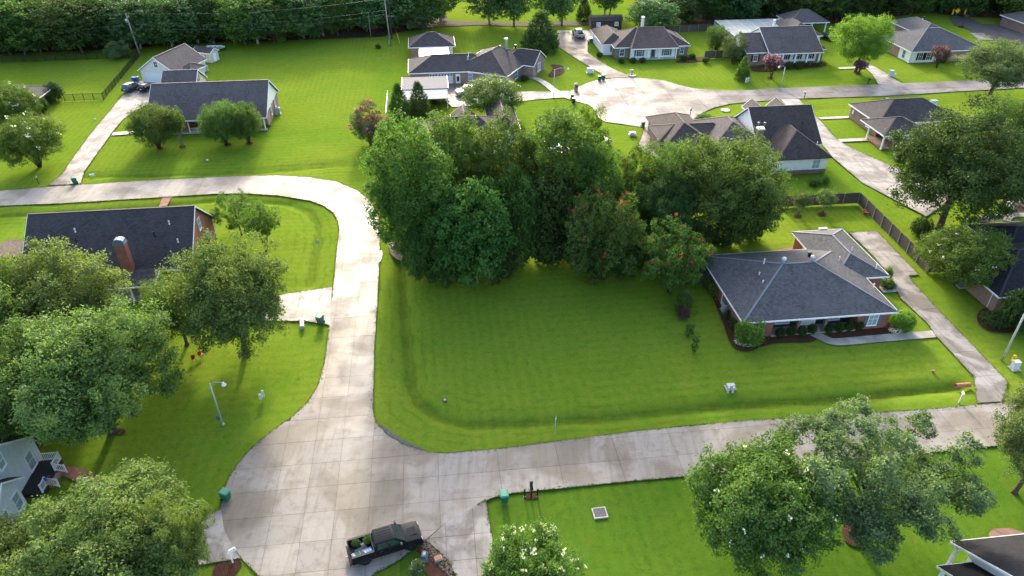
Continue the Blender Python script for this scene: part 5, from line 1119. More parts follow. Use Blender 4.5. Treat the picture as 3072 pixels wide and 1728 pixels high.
# ---------------------------------------------------------------- fences, poles, wires
wf = thing('wooden_fence', 'weathered grey wooden privacy fence with light posts behind the hip roofed house', 'fence', UV(51.9, 92.4), GA)
def fence_run(p, q, n, par, post_every=1):
    p, q = Vector(p), Vector(q); L = (q - p).length; d = (q - p) / L; nrm = Vector((-d.y, d.x, 0))
    for k in range(n):
        a = p + d * (L * k / n); b = p + d * (L * (k + 1) / n); m = MB(); w = .15; j = 0; t = 0
        ang = math.atan2(d.y, d.x); m = MB(a.x, a.y, ang); ll = (b - a).length
        while t < ll - .02:
            m.box(t + .008, min(t + w - .008, ll), -.012, .012, .04, 1.85 + random.uniform(-.03, .03)); t += w
        m.box(0, ll, .014, .06, .35, .45); m.box(0, ll, .014, .06, 1.4, 1.5)
        stuff(m.build('picket_panel', M['wood'], par))
        mm = MB(a.x, a.y, ang); mm.box(-.06, .06, -.12, -.018, 0, 1.9); mm.build('post', M['fencepost'], par)
    e = MB(q.x, q.y, math.atan2(d.y, d.x)); e.box(-.06, .06, -.12, -.018, 0, 1.9); e.build('post', M['fencepost'], par)
fence_run((0, 0, 0), (12.2, -.1, 0), 5, wf); fence_run((12.25, -.2, 0), (11.2, -19.7, 0), 8, wf); fence_run((11.25, -19.85, 0), (13.6, -19.95, 0), 1, wf)
wf = thing('wooden_fence', 'short dark wooden fence joining the hip roofed house at its left back corner', 'fence', UV(31.4, 73.4), GA); fence_run((0, 0, 0), (2.2, 0, 0), 1, wf)
wf = thing('wooden_fence', 'dark wooden fence between the columned house and the white fronted house', 'fence', UV(66, 168.5), GA); fence_run((0, 0, 0), (8, .2, 0), 3, wf)
wf = thing('wooden_fence', 'long wooden fence behind the pool cage under the forest', 'fence', UV(62, 192), GA); fence_run((0, 0, 0), (16, 1.5, 0), 6, wf)
wf = thing('wooden_fence', 'far reddish wooden fence across the back of the meadow', 'fence', UV(12, 250), GA); fence_run((0, 0, 0), (24, 0, 0), 8, wf)
wh = thing('white_fence', 'white vinyl fence edge between the pink crape myrtle and the dark trees', 'fence', UV(-9.1, 147.5), GA)
for k in range(5): MB().box(-.04, .04, -2.5 * k - 2.38, -2.5 * k - .1, .05, 1.8).build('fence_panel', M['white'], wh); MB().box(-.07, .07, -2.5 * k - .07, -2.5 * k + .07, 0, 1.95).build('post', M['white'], wh)
mf = thing('metal_fence', 'black metal picket fence around the upper left back lawn', 'fence', UV(-102, 184.9), GA)
def mfence(p, q, n):
    p, q = Vector(p), Vector(q); d = q - p; L = d.length; ang = math.atan2(d.y, d.x)
    for k in range(n + 1): c = p + d * k / n; MB(c.x, c.y, ang).box(-.05, .05, -.05, .05, 0, 1.55).build('post', M['black'], mf)
    m = MB(p.x, p.y, ang); m.box(0, L, -.02, .02, 1.36, 1.42); m.box(0, L, -.02, .02, .15, .21); m.build('rail', M['black'], mf)
    m = MB(p.x, p.y, ang); t = .12
    while t < L: m.box(t - .012, t + .012, -.012, .012, .1, 1.5); t += .14
    stuff(m.build('pickets', M['black'], mf))
mfence((-30, -1, 0), (31.8, 0, 0), 26); mfence((31.8, 0, 0), (34, -30.5, 0), 13); mfence((34, -30.5, 0), (26.3, -30.4, 0), 4)

def pole(name, label, foot, h, r, mat, group=None):
    p = D(*foot); t = thing(name, label, 'utility pole', p, 0, group)
    MB().tube([(0, 0, -.2), (0, 0, h * .5), (0, 0, h)], [r, r * .85, r * .65], 9).build('pole', M[mat], t, smooth=True); return t, p
p1, P1 = pole('utility_pole', 'leaning grey utility pole with a transformer at the metal fence corner', (352, 138), 9.8, .2, 'pole')
p1.rotation_euler = (0, R(-3.5), 0)
MB(-.32, -.1, 0, 7.6).lathe([(.1, 0), (.28, .03), (.28, .85), (.2, .95), (.05, 1.0)], 12).build('transformer', M['steel'], p1, smooth=True)
MB().box(-.1, .6, -.06, .06, 8.9, 9.0).tube([(.5, 0, 9.0), (.5, 0, 9.25)], .06, 6).build('bracket', M['steel'], p1)
p2, P2 = pole('utility_pole', 'tall grey utility pole with a cross arm at the edge of the big lawn', (982, 113), 11.5, .2, 'pole'); p2.rotation_euler = (0, R(-2), 0)
MB().box(-1.3, .9, -.06, .06, 10.9, 11.05).build('cross_arm', M['pole'], p2)
for x in (-1.2, -.4, .8): MB(x, 0, 0, 11.05).lathe([(.05, 0), (.08, .1), (.03, .25)], 7).build('insulator', M['util'], p2)
MB().tube([(-.22, 0, .1), (-.22, 0, 1.1)], .09, 7).build('guard', M['util'], p2)
p3, P3 = pole('utility_pole', 'short dark utility pole with a side arm behind the tall grey one', (986, 97), 9.5, .15, 'darkpole')
MB().box(-1.3, 1.0, -.06, .06, 5.6, 5.72).build('cross_arm', M['pole'], p3)
p4, P4 = pole('utility_pole', 'thin pole standing before the forest left of the tall grey pole', (933, 92), 6.5, .1, 'pole')
t = thing('pole_stay', 'yellow guy wire guard beside the two utility poles', 'guy wire', D(1006, 110)); MB().tube([(0, 0, 0), (-.6, .5, 2.6)], .06, 6).build('guard', M['yellow'], t); MB().tube([(-.6, .5, 2.6), (-3, 2.4, 9)], .02, 4).build('stay_wire', M['wire'], t)
pr, PR = pole('street_pole', 'slanting grey pole at the right edge beside the yellow hydrant', (2521, 905), 8.5, .13, 'alu'); pr['category'] = 'pole'
WG = 'power lines strung across the left forest edge'
def wire(label, a, b, sag, group=WG):
    a, b = Vector(a), Vector(b); n = 16; pts = [a.lerp(b, k / n) - Vector((0, 0, sag * 4 * (k / n) * (1 - k / n))) for k in range(n + 1)]
    o = thing('power_line', label, 'wire', a, 0, group); MB().tube([p - a for p in pts], .022, 4).build('cable', M['wire'], o)
top1 = P1 + Vector((-.6, 0, 9.7)); t1b = P1 + Vector((-.45, 0, 7.2)); top2 = P2 + Vector((-.7, 0, 11.2)); t2b = P2 + Vector((-.3, 0, 8.5))
wire('upper power line running left from the transformer pole', top1, top1 + Vector((-75, -8, .6)), 1.2); wire('lower power line running left from the transformer pole', t1b, t1b + Vector((-75, -9, -.3)), 1.4)
wire('upper power line between the transformer pole and the cross arm pole', top1, top2, 1.2); wire('lower power line between the transformer pole and the cross arm pole', t1b, t2b, 1.3)
wire('third power line between the two grey utility poles', P1 + Vector((-.4, 0, 6.3)), P2 + Vector((-.2, 0, 7.6)), 1.5); wire('power line leaving the cross arm pole to the right', top2, top2 + Vector((60, 45, 1)), 1.5)

def street_lamp(label, foot, h, side, rz=0.0, arm=1.5, mat='alu'):
    t = thing('street_lamp', label, 'street lamp', D(*foot), rz)
    MB().tube([(0, 0, -.1), (0, 0, h * .6), (0, 0, h)], [.11, .085, .06], 9).build('pole', M[mat], t, smooth=True)
    MB().lathe([(.2, 0), (.2, .06), (.12, .1)], 8).build('base_plate', M['steel'], t)
    MB().tube([(0, 0, h - .15), (side * arm * .35, 0, h + .2), (side * arm * .8, 0, h + .22), (side * arm, 0, h + .15)], [.04, .035, .032, .03], 7).build('arm', M[mat], t, smooth=True)
    l = MB(side * arm * 1.08, 0, 0, h - .18).lathe([(.05, .42), (.1, .4), (.12, .28), (.24, .14), (.25, .08), (.18, .0), (.05, -.04)], 12).build('lamp_head', M['lamp'], t, smooth=True); return t
L1 = street_lamp('street lamp on the lower left lawn with a round head on a curved arm', (560, 1068), 5.4, 1, R(-4), 1.25)
MB().box(-.42, -.1, -.08, .08, .7, 1.2).build('meter_box', M['slate_b'], L1)
street_lamp('street lamp beside the ranch house drive with its arm to the right', (1393, 246), 6.0, 1, R(5), 2.6); street_lamp('short street lamp on the far street with its arm to the left', (1964, 222), 4.6, -1, R(0), 1.2)

# ---------------------------------------------------------------- bins, mailboxes, pedestals
def make_bin(label, mat='binA', lid='binlid'):
    t = thing('wheelie_bin', label, 'bin', (0, 0, 0), 0, 'wheeled rubbish bins put out along the streets')
    m = MB(); m.taper(-.26, .26, -.3, .28, .06, -.34, .34, -.4, .38, .98); m.build('body', M[mat], t, .03)
    m = MB(); m.box(-.37, .37, -.43, .40, .99, 1.04); m.taper(-.37, .37, -.43, .40, 1.04, -.28, .28, -.34, .34, 1.10); m.box(-.3, .3, -.47, -.43, .97, 1.03); m.build('lid', M[lid], t, .015)
    m = MB(); m.tube([(-.3, .46, 1.0), (.3, .46, 1.0)], .022, 6); m.box(-.3, -.26, .38, .47, .97, 1.02); m.box(.26, .3, .38, .47, .97, 1.02); m.build('handle', M[mat], t)
    for x in (-.31, .31): m = MB(); m.tube([(x - .035, .3, .13), (x + .035, .3, .13)], .13, 12); m.build('wheel', M['tyre'], t)
    return t
B0 = make_bin('green bin standing on the left kerb of the turning circle'); B0.location = D(570, 1256); B0.rotation_euler = (0, 0, R(70))
def bin_at(label, x, y, rz): return dup(B0, D(x, y), R(rz), label)
bin_at('green bin on the lawn edge beside the black mailbox below the lower street', 1268, 1261, 10); bin_at('green bin at the corner of the driveway opposite the empty lot', 807, 813, -20); bin_at('green bin at the foot of the long upper left driveway', 190, 462, -60)
bin_at('left of two green bins at the cul de sac lawn edge', 1508, 203, 10); bin_at('right of two green bins at the cul de sac lawn edge', 1517, 200, 20); bin_at('green bin against the ranch house brick wall', 1168, 206, 0); bin_at('rear green bin by the ranch house drive entrance', 1439, 250, 0)
b = bin_at('lone teal green bin at the near edge of the cul de sac', 1617, 319, 5)
bd = make_bin('dark bin in front of a green one by the ranch house drive entrance', 'binD', 'binD'); bd.location = D(1443, 260); bb = make_bin('left blue bin beside the parked grey car', 'rec_blue', 'rec_blue'); bb.location = D(338, 206); dup(bb, D(347, 205), .3, 'right blue bin beside the parked grey car')
def pedestal(label, x, y, w=.35, d=.35, h=.8, mat='util', rz=0, round_top=True, name='utility_pedestal'):
    t = thing(name, label, 'utility box', D(x, y), R(rz) + GA)
    m = MB(); m.box(-w / 2, w / 2, -d / 2, d / 2, 0, h * .8); m.build('body', M[mat], t, .03)
    m = MB(); m.taper(-w * .54, w * .54, -d * .54, d * .54, h * .8 + .003, -w * .4, w * .4, -d * .4, d * .4, h); m.build('cover', M[mat], t, .02); return t
def pad_box(label, x, y, w, d, h, mat='pedestal'):
    t = thing('transformer_box', label, 'utility box', D(x, y), GA)
    MB().box(-w / 2 - .15, w / 2 + .15, -d / 2 - .15, d / 2 + .15, -.05, .08).build('pad', M['walk'], t); MB().taper(-w / 2, w / 2, -d / 2, d / 2, .083, -w / 2, w / 2, -d / 2 + .08, d / 2, h).build('cabinet', M[mat], t, .03)
    MB().box(-w / 2 - .02, w / 2 + .02, -d / 2 + .05, d / 2 + .02, h + .002, h + .05).build('lid', M[mat], t, .015)
pad_box('low grey green transformer box behind two white posts on the empty lot', 1837, 976, .8, .5, .42); pedestal('left white utility post in front of the low transformer box', 1831, 988, .19, .19, .8); pedestal('right white utility post in front of the low transformer box', 1843, 988, .19, .19, .8)
pedestal('left of two white utility posts on the lower left lawn', 656, 1004, .22, .22, .7); pedestal('right of two white utility posts on the lower left lawn', 663, 998, .24, .24, .85, 'pedestal')
pad_box('white transformer box at the right edge below the yellow hydrant', 2551, 927, .7, .6, .95, 'util'); pad_box('pale transformer box on the lawn at the cul de sac entrance', 1483, 183, 1.2, .9, 1.0, 'util'); pedestal('small pale pedestal beside the cul de sac transformer box', 1491, 184, .4, .4, .7)
pedestal('left of two white posts beside the lone evergreen bush', 1876, 208, .3, .3, 1.1); pedestal('right of two white posts beside the lone evergreen bush', 1881, 207, .3, .3, 1.1)
pad_box('pale green transformer box beside the far driveway', 2240, 192, .9, .8, 1.3); pedestal('thin pale pedestal right of the pale green transformer box', 2251, 194, .3, .3, .8)
pad_box('pale green transformer box beyond the charcoal hip roof', 2346, 266, 1.3, .9, 1.1); pedestal('small grey pedestal beside the box beyond the charcoal hip roof', 2352, 268, .4, .4, .6)
pad_box('low utility box on the near lawn of the cul de sac', 1840 - 1, 338, 1.2, .8, .5, 'pedestal') if False else pad_box('low utility box on the near lawn of the cul de sac', 1591, 339, 1.1, .8, .5)
pedestal('left white post beside the near lawn utility box', 1585, 343, .28, .28, .6); pedestal('right white post beside the near lawn utility box', 1597, 343, .28, .28, .6)
pedestal('small white cap on the upper left lawn by the long driveway', 239, 301, .2, .2, .3); pedestal('small white cap on the upper left front lawn', 522, 404, .3, .3, .25)
t = thing('manhole', 'small pale round cleanout cover on the empty lot', 'cover', D(1119, 1006, 0)); MB().lathe([(.24, -.3), (.24, .03), (.2, .04)], 14).build('ring', M['dirt'], t); MB().lathe([(.13, .042), (.13, .055)], 12).build('lid', M['walk'], t)
t = thing('manhole', 'low drain cover on the lawn below the steep roofed house street', 'cover', D(2180 - 2, 277)); MB().lathe([(.6, -.2), (.6, .05)], 14).build('ring', M['walk'], t)
t = thing('manhole', 'round drain cover on the cul de sac corner lawn', 'cover', D(1825, 277)); MB().lathe([(.9, -.2), (.9, .05)], 14).build('ring', M['walk'], t); MB().lathe([(.6, .052), (.6, .07)], 14).build('lid', M['steel'], t)
t = thing('manhole', 'rusty stump of a valve cover on the hip roofed house front lawn', 'cover', D(2347, 935)); MB().lathe([(.16, -.1), (.16, .16), (.1, .2)], 10).build('ring', M['terra'], t)
M['grate'] = plain('worn grate steel', (.13, .14, .155), .8)
g = thing('drain_grate', 'square steel drain grate with bars in the lawn below the lower street', 'drain grate', D(1509, 1290), GA + R(2))
fr = MB(); fr.box(-.62, .62, -.56, -.47, -.1, .05); fr.box(-.62, .62, .47, .56, -.1, .05); fr.box(-.62, -.53, -.47, .47, -.1, .05); fr.box(.53, .62, -.47, .47, -.1, .05); fr.build('frame', M['walk'], g)
for k in range(9): x = -.48 + k * .12; MB().box(x - .035, x + .035, -.468, .468, -.02, .03).build('grate_bar', M['grate'], g)
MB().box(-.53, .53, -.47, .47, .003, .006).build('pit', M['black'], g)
def pipe(label, a, b, r, mat='util', z=.05):
    pa, pb = D(*a, z), D(*b, z); t = thing('culvert_pipe', label, 'pipe', pa); d = pb - pa; n = 14; u = d.normalized(); s = u.cross(Vector((0, 0, 1))); v = s.cross(u)
    m = MB(); vs = []
    for e, rr in ((0, r), (1, r), (1, r * .82), (0, r * .82)):
        vs += [tuple(d * e + (s * math.cos(2 * math.pi * k / n) + v * math.sin(2 * math.pi * k / n)) * rr) for k in range(n)]
    m.add(vs, [(j * n + k, j * n + (k + 1) % n, ((j + 1) % 4) * n + (k + 1) % n, ((j + 1) % 4) * n + k) for j in range(4) for k in range(n)]); m.build('pipe', M[mat], t, smooth=False)
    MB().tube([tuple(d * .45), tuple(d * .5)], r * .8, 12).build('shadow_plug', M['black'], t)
pipe('grey culvert pipe under the driveway beside the corner green bin', (759, 808), (760, 824), .26, 'util', .08); pipe('terracotta culvert pipe in the swale beside the right driveway', (2440, 968), (2404, 970), .24, 'terra', .02); pipe('culvert pipe mouth beside the upper left driveway', (238, 440), (226, 441), .2, 'util', .02)
def mailbox(label, x, y, rz, post='white', box='white', h=1.05, arm=True):
    t = thing('mailbox', label, 'mailbox', D(x, y), R(rz))
    MB().box(-.06, .06, -.06, .06, -.1, h + (.2 if arm else 0)).build('post', M[post], t)
    if arm: MB().box(-.15, .55, -.05, .05, h - .14, h - .03).build('arm', M[post], t)
    ox = .25 if arm else 0
    m = MB(ox, 0, 0, h); m.xz([(-.26, 0), (.26, 0), (.26, .17), (.26, .2), (-.26, .2), (-.26, .17)], -.095, .095)
    b = m.build('box', M[box], t); MB(ox, 0, R(90), h + .14).xz([(.1 * math.cos(k * math.pi / 8), .1 * math.sin(k * math.pi / 8)) for k in range(9)], -.262, .262).build('lid', M[box], b); MB(ox, 0, 0, h).box(.1, .14, -.13, -.1, .1, .3).build('mail_flag', M['red'], b); return t
mailbox('white mailbox on a white post with an arm by the bottom left driveway', 586, 1415, 35, h=1.35); mailbox('white mailbox on a slim post at the right driveway mouth', 2413, 1012, 70, 'util', 'util', 1.1, False)
mailbox('dark mailbox at the foot of the long upper left driveway', 97, 461, -70, 'darkpole', 'steel', 1.0, False); mailbox('dark mailbox on the far street beside the driveway of the columned house', 2183, 211, -80, 'black', 'black'); mailbox('dark mailbox on the near side of the far street', 2023, 247, 90, 'black', 'black')
t = thing('mailbox', 'tall black lantern style mailbox between two bollards below the lower street', 'mailbox', D(1336, 1250), GA); MB().box(-.06, .06, -.06, .06, 0, 1.2).build('post', M['black'], t); MB().box(-.14, .14, -.3, .25, 1.2, 1.5).build('box', M['binD'], t, .02); MB().lathe([(.1, 1.52), (.14, 1.6), (.14, 1.85), (.18, 1.9), (.03, 2.0)], 8).build('lantern', M['black'], t)
for k, (x, l) in enumerate(((1320, 'left'), (1352, 'right'))):
    t = thing('bollard', f'{l} short black bollard beside the black lantern mailbox', 'bollard', D(x, 1250)); MB().lathe([(.07, -.1), (.07, .85), (.09, .87), (.09, .95), (.02, 1.0)], 10).build('post', M['black'], t); MB().lathe([(.09, 0), (.09, .06)], 10).build('collar', M['steel'], t)
t = thing('brick_mailbox', 'brick mailbox pillar at the ranch house drive entrance', 'mailbox', D(1449, 229), GA); MB().box(-.35, .35, -.35, .35, 0, 1.5).build('pillar', M['brick_pink'], t); MB().taper(-.42, .42, -.42, .42, 1.503, -.2, .2, -.2, .2, 1.75).build('cap', M['stone'], t); MB().box(-.14, .14, -.4, -.34, .95, 1.2).build('mail_slot', M['black'], t)
t = thing('planter', 'round garden planter with a mailbox at the cul de sac head', 'planter', D(1842 / 1 - 0, 191) if False else D(1842 - 0, 1) if False else D(1538 + 304 / 3 - 50, 191)); MB().lathe([(.9, 0), (.95, .25), (.85, .25), (.85, .1)], 14).build('basin', M['stone'], t); MB().box(-.06, .06, -.06, .06, 0, 1.2).build('post', M['darkpole'], t); MB().box(-.6, .2, -.12, .12, 1.2, 1.45).build('box', M['util'], t, .03)
t = thing('lamp_post', 'small dark yard lamp post at the corner of the cul de sac', 'lamp post', D(1734, 304)); MB().tube([(0, 0, 0), (0, 0, 1.9)], .06, 7).build('pole', M['black'], t); MB().lathe([(.08, 1.9), (.2, 2.05), (.24, 2.35), (.1, 2.5), (.03, 2.65)], 9).build('lantern', M['steel'], t)
def sign(label, x, y, h, rz, w, hh, face, post='alu', diamond=False):
    t = thing('road_sign', label, 'sign', D(x, y), R(rz)); MB().tube([(0, 0, -.1), (0, 0, h)], .03, 6).build('post', M[post], t)
    m = MB(0, -.04, 0, h - (0 if diamond else hh * .4))
    pts = [(0, -hh / 2), (w / 2, 0), (0, hh / 2), (-w / 2, 0)] if diamond else [(-w / 2, -hh / 2), (w / 2, -hh / 2), (w / 2, hh / 2), (-w / 2, hh / 2)]
    m.xz(pts, -.012, .012); m.build('sign_plate', M[face], t)
sign('thin white street sign seen edge on beside the lower street', 1396, 1088, 1.9, 84, .6, .75, 'util'); sign('diamond warning sign seen from behind on the rounded corner lawn', 804, 638, 1.9, 12, .75, .75, 'steel', 'alu', True)
sign('yellow diamond sign at the dead end', 2405, 40, 1.5, 0, 1.6, 1.6, 'yellow', 'alu', True); sign('left yellow marker panel at the dead end', 2395, 38, 1.6, 0, .5, 1.5, 'yellow'); sign('right yellow marker panel at the dead end', 2426, 37, 1.6, 0, .5, 1.5, 'yellow')
t = thing('basketball_hoop', 'dark tipped basketball hoop stand on the dead end road', 'hoop', D(2418, 68)); MB().tube([(0, 0, 0), (.6, .4, 2.6)], .08, 6).build('pole', M['black'], t); MB().box(.1, 1.2, .3, .4, 2.5, 3.2).build('backboard', M['binD'], t); MB().box(-.6, .6, -.4, .4, 0, .2).build('base', M['black'], t)
t = thing('fire_hydrant', 'yellow hydrant in the flower bed at the right edge', 'hydrant', D(2548, 908)); MB().lathe([(.2, 0), (.2, .08), (.14, .1), (.14, .6), (.19, .62), (.17, .75), (.05, .85)], 12).build('barrel', M['yellow'], t, smooth=True); MB().tube([(-.28, 0, .45), (.28, 0, .45)], .07, 8).build('outlet', M['yellow'], t)
def condenser(label, x, y, mat='condenser', s=1.0, z=0):
    t = thing('air_conditioner', label, 'air conditioner', D(x, y), GA); MB().box(-.5 * s, .5 * s, -.5 * s, .5 * s, -.05, .08).build('pad', M['walk'], t); MB().box(-.42 * s, .42 * s, -.42 * s, .42 * s, .083, 1.15 * s).build('cabinet', M[mat], t, .03)
    MB(0, 0, 0, 1.153 * s).lathe([(.36 * s, 0), (.36 * s, .04), (.28 * s, .045), (.28 * s, .01)], 14).build('fan_ring', M['black'], t); MB(0, 0, 0, 1.165 * s).box(-.3 * s, .3 * s, -.03, .03, 0, .04).build('fan_blade', M['util'], t)
condenser('pale air conditioner beside the left brick wall of the hip roofed house', 1824, 782); condenser('dark air conditioner under the white flowering crape myrtle', 2418, 718, 'slate_b', 1.3); condenser('dark air conditioner against the right wall of the long brown grey roofed house', 700, 286, 'condenser', 1.1); condenser('air conditioner on the far side of the beige garage', 519, 178)
t = thing('fire_pit', 'round terracotta fire bowl on the lawn by the wooden fence', 'fire pit', D(2177, 536)); MB().lathe([(.25, 0), (.55, .25), (.62, .4), (.5, .38), (.2, .15)], 14).build('bowl', M['terra'], t); MB().lathe([(.3, 0), (.3, .06)], 12).build('foot', M['terra'], t)
# garden furniture at the right edge
t = thing('garden_table', 'white garden table on the patio at the right edge', 'table', D(2536, 514), .3); MB().box(-1, 1, -.55, .55, .72, .78).build('tabletop', M['white'], t); [MB().box(x - .04, x + .04, y - .04, y + .04, 0, .717).build('leg', M['white'], t) for x in (-.9, .9) for y in (-.45, .45)]
def chair(label, x, y, rz, mat='white'):
    t = thing('garden_chair', label, 'chair', D(x, y), rz); t.scale = (.7, .7, .7) if mat == 'red' else (1, 1, 1); MB().box(-.3, .3, -.3, .3, .4, .46).build('seat', M[mat], t); MB().box(-.3, .3, .26, .31, .463, .95).build('backrest', M[mat], t); [MB().box(a - .03, a + .03, b - .03, b + .03, 0, .397).build('leg', M[mat], t) for a in (-.25, .25) for b in (-.25, .25)]
chair('white chair in front of the white garden table', 2541, 526, .4); chair('grey cushioned chair at the right of the patio', 2565, 518, 1.2, 'steel'); chair('red chair under the big oak beside the lone trunk', 488, 907, .5, 'red'); chair('second red chair nearer the trunk of the open oak', 506, 897, 1.0, 'red')
t = thing('barbecue_grill', 'steel barbecue grill behind the near black roof', 'grill', D(2505, 555), .1); MB().box(-.6, .6, -.3, .3, .1, .85).build('cabinet', M['steel'], t); MB(0, 0, 0, .853).xz([(-.55, 0), (.55, 0), (.5, .2), (.35, .3), (-.35, .3), (-.5, .2)], -.28, .28).build('hood', M['steel'], t)
t = thing('storage_box', 'grey open topped storage bench left of the steel grill', 'storage box', D(2475, 556), .1); MB().box(-.8, .8, -.4, .4, 0, .6).build('body', M['fencepost'], t); MB().box(-.85, .85, -.45, .45, .603, .66).build('lid', M['steel'], t)
# things behind the garage
t = thing('covered_trailer', 'small trailer under a blue tarp behind the garden shed', 'trailer', D(537, 141), R(20)); MB().box(-1.4, 1.2, -.6, .6, .45, .55).build('deck', M['black'], t)
m = MB(.3, 0, 0, .56); m.lathe([(.9, 0), (.95, .3), (.7, .75), (.35, .95), (.05, 1.0)], 9); m.build('tarp', M['tarp'], t); [MB().tube([(-.2, y - .08, .3), (-.2, y + .08, .3)], .3, 12).build('wheel', M['tyre'], t) for y in (-.72, .72)]; MB().bar((-1.4, 0, .5), (-2.6, 0, .5), .1, .1).build('tow_bar', M['steel'], t)
t = thing('boat', 'small aluminium boat on a trailer beside the garden shed', 'boat', D(543, 128), R(4)); st = [(-2.2, .75, .55), (0, .8, .5), (1.4, .6, .55), (2.4, .05, .8)]
vs = []; 
for x, hw, zb in st: vs += [(x, -hw, 1.15), (x, -hw * .6, zb), (x, hw * .6, zb), (x, hw, 1.15)]
MB().add(vs, [(i * 4 + k, i * 4 + k + 1, i * 4 + k + 5, i * 4 + k + 4) for i in range(3) for k in range(3)] + [(0, 1, 2, 3)]).build('hull', M['alu'], t)
for x in (-1.2, 0, 1.1): MB().box(x - .15, x + .15, -.6, .6, .98, 1.03).build('bench', M['steel'], t)
MB().box(-2.5, 2.6, -.5, -.42, .36, .44).box(-2.5, 2.6, .42, .5, .36, .44).build('trailer_frame', M['black'], t); [MB().tube([(-.4, y - .08, .3), (-.4, y + .08, .3)], .3, 12).build('wheel', M['tyre'], t) for y in (-.85, .85)]; MB().box(-2.5, -2.2, -.15, .15, .6, 1.5).build('outboard_motor', M['black'], t)
t = thing('boat', 'white boat parked against the forest edge behind the shed', 'boat', D(600, 100), R(3)); MB().add([(x * 1.1, y, z) for x, y, z in vs], [(i * 4 + k, i * 4 + k + 1, i * 4 + k + 5, i * 4 + k + 4) for i in range(3) for k in range(3)] + [(0, 1, 2, 3)]).build('hull', M['white'], t); MB().box(-2.5, 2.6, -.5, .5, .3, .44).build('trailer_frame', M['black'], t)
t = thing('rubble_pile', 'heap of stones and debris at the left front corner of the grove', 'rubble', D(1003, 620)); random.seed(9)
for k in range(16):
    a = random.uniform(0, 6.28); q = random.uniform(0, 1.4); s = random.uniform(.15, .35); m = MB(q * math.cos(a), q * math.sin(a), random.uniform(0, 3), random.uniform(-.02, .12)); m.taper(-s, s, -s * .7, s * .7, 0, -s * .7, s * .6, -s * .5, s * .5, s * .8); m.build('stone', M[random.choice(['stone', 'dirt', 'fencepost'])], t)
t = thing('boulder', 'dark slate boulder in the rocky bed beside the pickup', 'rock', D(1068, 1404)); MB().taper(-.35, .3, -.45, .5, 0, -.2, .15, -.25, .3, .55).build('rock', M['slate_b'], t, .08); MB(.0, .05, 0, .552).taper(-.1, .1, -.15, .15, 0, -.05, .05, -.1, .1, .03).build('pale_face', M['stone'], t)
t = thing('paving_block', 'tan square block lying in the rocky bed beside the driveway', 'block', D(1103, 1408), .4); MB().box(-.3, .3, -.22, .22, 0, .28).build('block', M['stone'], t, .03); MB().box(-.25, .25, -.18, .18, .283, .3).build('worn_top', M['terra'], t)
random.seed(3); m = MB()
for k in range(260):
    u = random.random(); x = 1062 + u * 78; y = 1370 + u * 70 + random.uniform(-12, 26) - 8; p = D(x, y); s = random.uniform(.04, .12); mm = MB(p.x, p.y, random.uniform(0, 3), .015); mm.taper(-s, s, -s * .7, s * .7, 0, -s * .6, s * .6, -s * .4, s * .4, s); b = len(m.v); m.v += mm.v; m.f += [tuple(i + b for i in f) for f in mm.f]
o = stuff(m.build('river_stones', soil('river stone', (.10, .075, .05), (.34, .27, .2), 7))); o['label'] = 'loose stones in the bed beside the pickup'; o['category'] = 'stones'
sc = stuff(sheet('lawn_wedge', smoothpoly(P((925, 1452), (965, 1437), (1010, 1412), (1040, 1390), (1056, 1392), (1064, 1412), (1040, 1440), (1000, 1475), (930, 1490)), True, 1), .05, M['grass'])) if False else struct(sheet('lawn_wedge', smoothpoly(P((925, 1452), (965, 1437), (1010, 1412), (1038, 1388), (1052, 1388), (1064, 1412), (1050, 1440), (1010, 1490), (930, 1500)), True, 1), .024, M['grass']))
T('spiky pale flowering shrub at the end of the lawn wedge by the pickup', 1052, 1440, 1410, 22, 'shrub', 'grey', 3, 'shrub', flower='white', nfl=30, fsize=.15)

# ---------------------------------------------------------------- vehicles
def wheel(par, x, y, r=.4, w=.26, rim='rim'):
    sd = 1 if y > 0 else -1
    t = MB(); n = 20
    prof = [(r * .68, -w / 2), (r * .95, -w / 2), (r, -w * .3), (r, w * .3), (r * .95, w / 2), (r * .68, w / 2)]
    vs = [(x + a * math.cos(2 * math.pi * k / n), y + b, r + a * math.sin(2 * math.pi * k / n)) for a, b in prof for k in range(n)]
    t.add(vs, [(i * n + k, i * n + (k + 1) % n, ((i + 1) % 6) * n + (k + 1) % n, ((i + 1) % 6) * n + k) for i in range(6) for k in range(n)])
    wo = t.build('wheel', M['tyre'], par, smooth=False)
    m = MB(); m.tube([(x, y - w * .3, r), (x, y + sd * w * .36, r)], r * .67, 16)
    for k in range(5): a = 2 * math.pi * k / 5; m.tube([(x, y + sd * w * .38, r), (x + r * .6 * math.cos(a), y + sd * w * .38, r + r * .6 * math.sin(a))], r * .09, 5)
    m.build('rim', M[rim], wo)
def arch(par, x, y, r):
    m = MB(); n = 12; pts = [(x + r * math.cos(math.pi * k / n), .38 + r * math.sin(math.pi * k / n)) for k in range(n + 1)] + [(x - r, .3), (x + r, .3)]
    m.xz(pts, y - .012, y + .012); m.build('wheel_arch', M['black'], par)
def quadslab(par, name, pts, mat, th=.015):
    a, b, c = Vector(pts[0]), Vector(pts[1]), Vector(pts[2]); n = (b - a).cross(c - a).normalized() * th; k = len(pts)
    return MB().add([tuple(Vector(p) - n) for p in pts] + [tuple(Vector(p) + n) for p in pts], [tuple(range(k)), tuple(range(2 * k - 1, k - 1, -1))] + [(i, k + i, k + (i + 1) % k, (i + 1) % k) for i in range(k)]).build(name, M[mat], par)
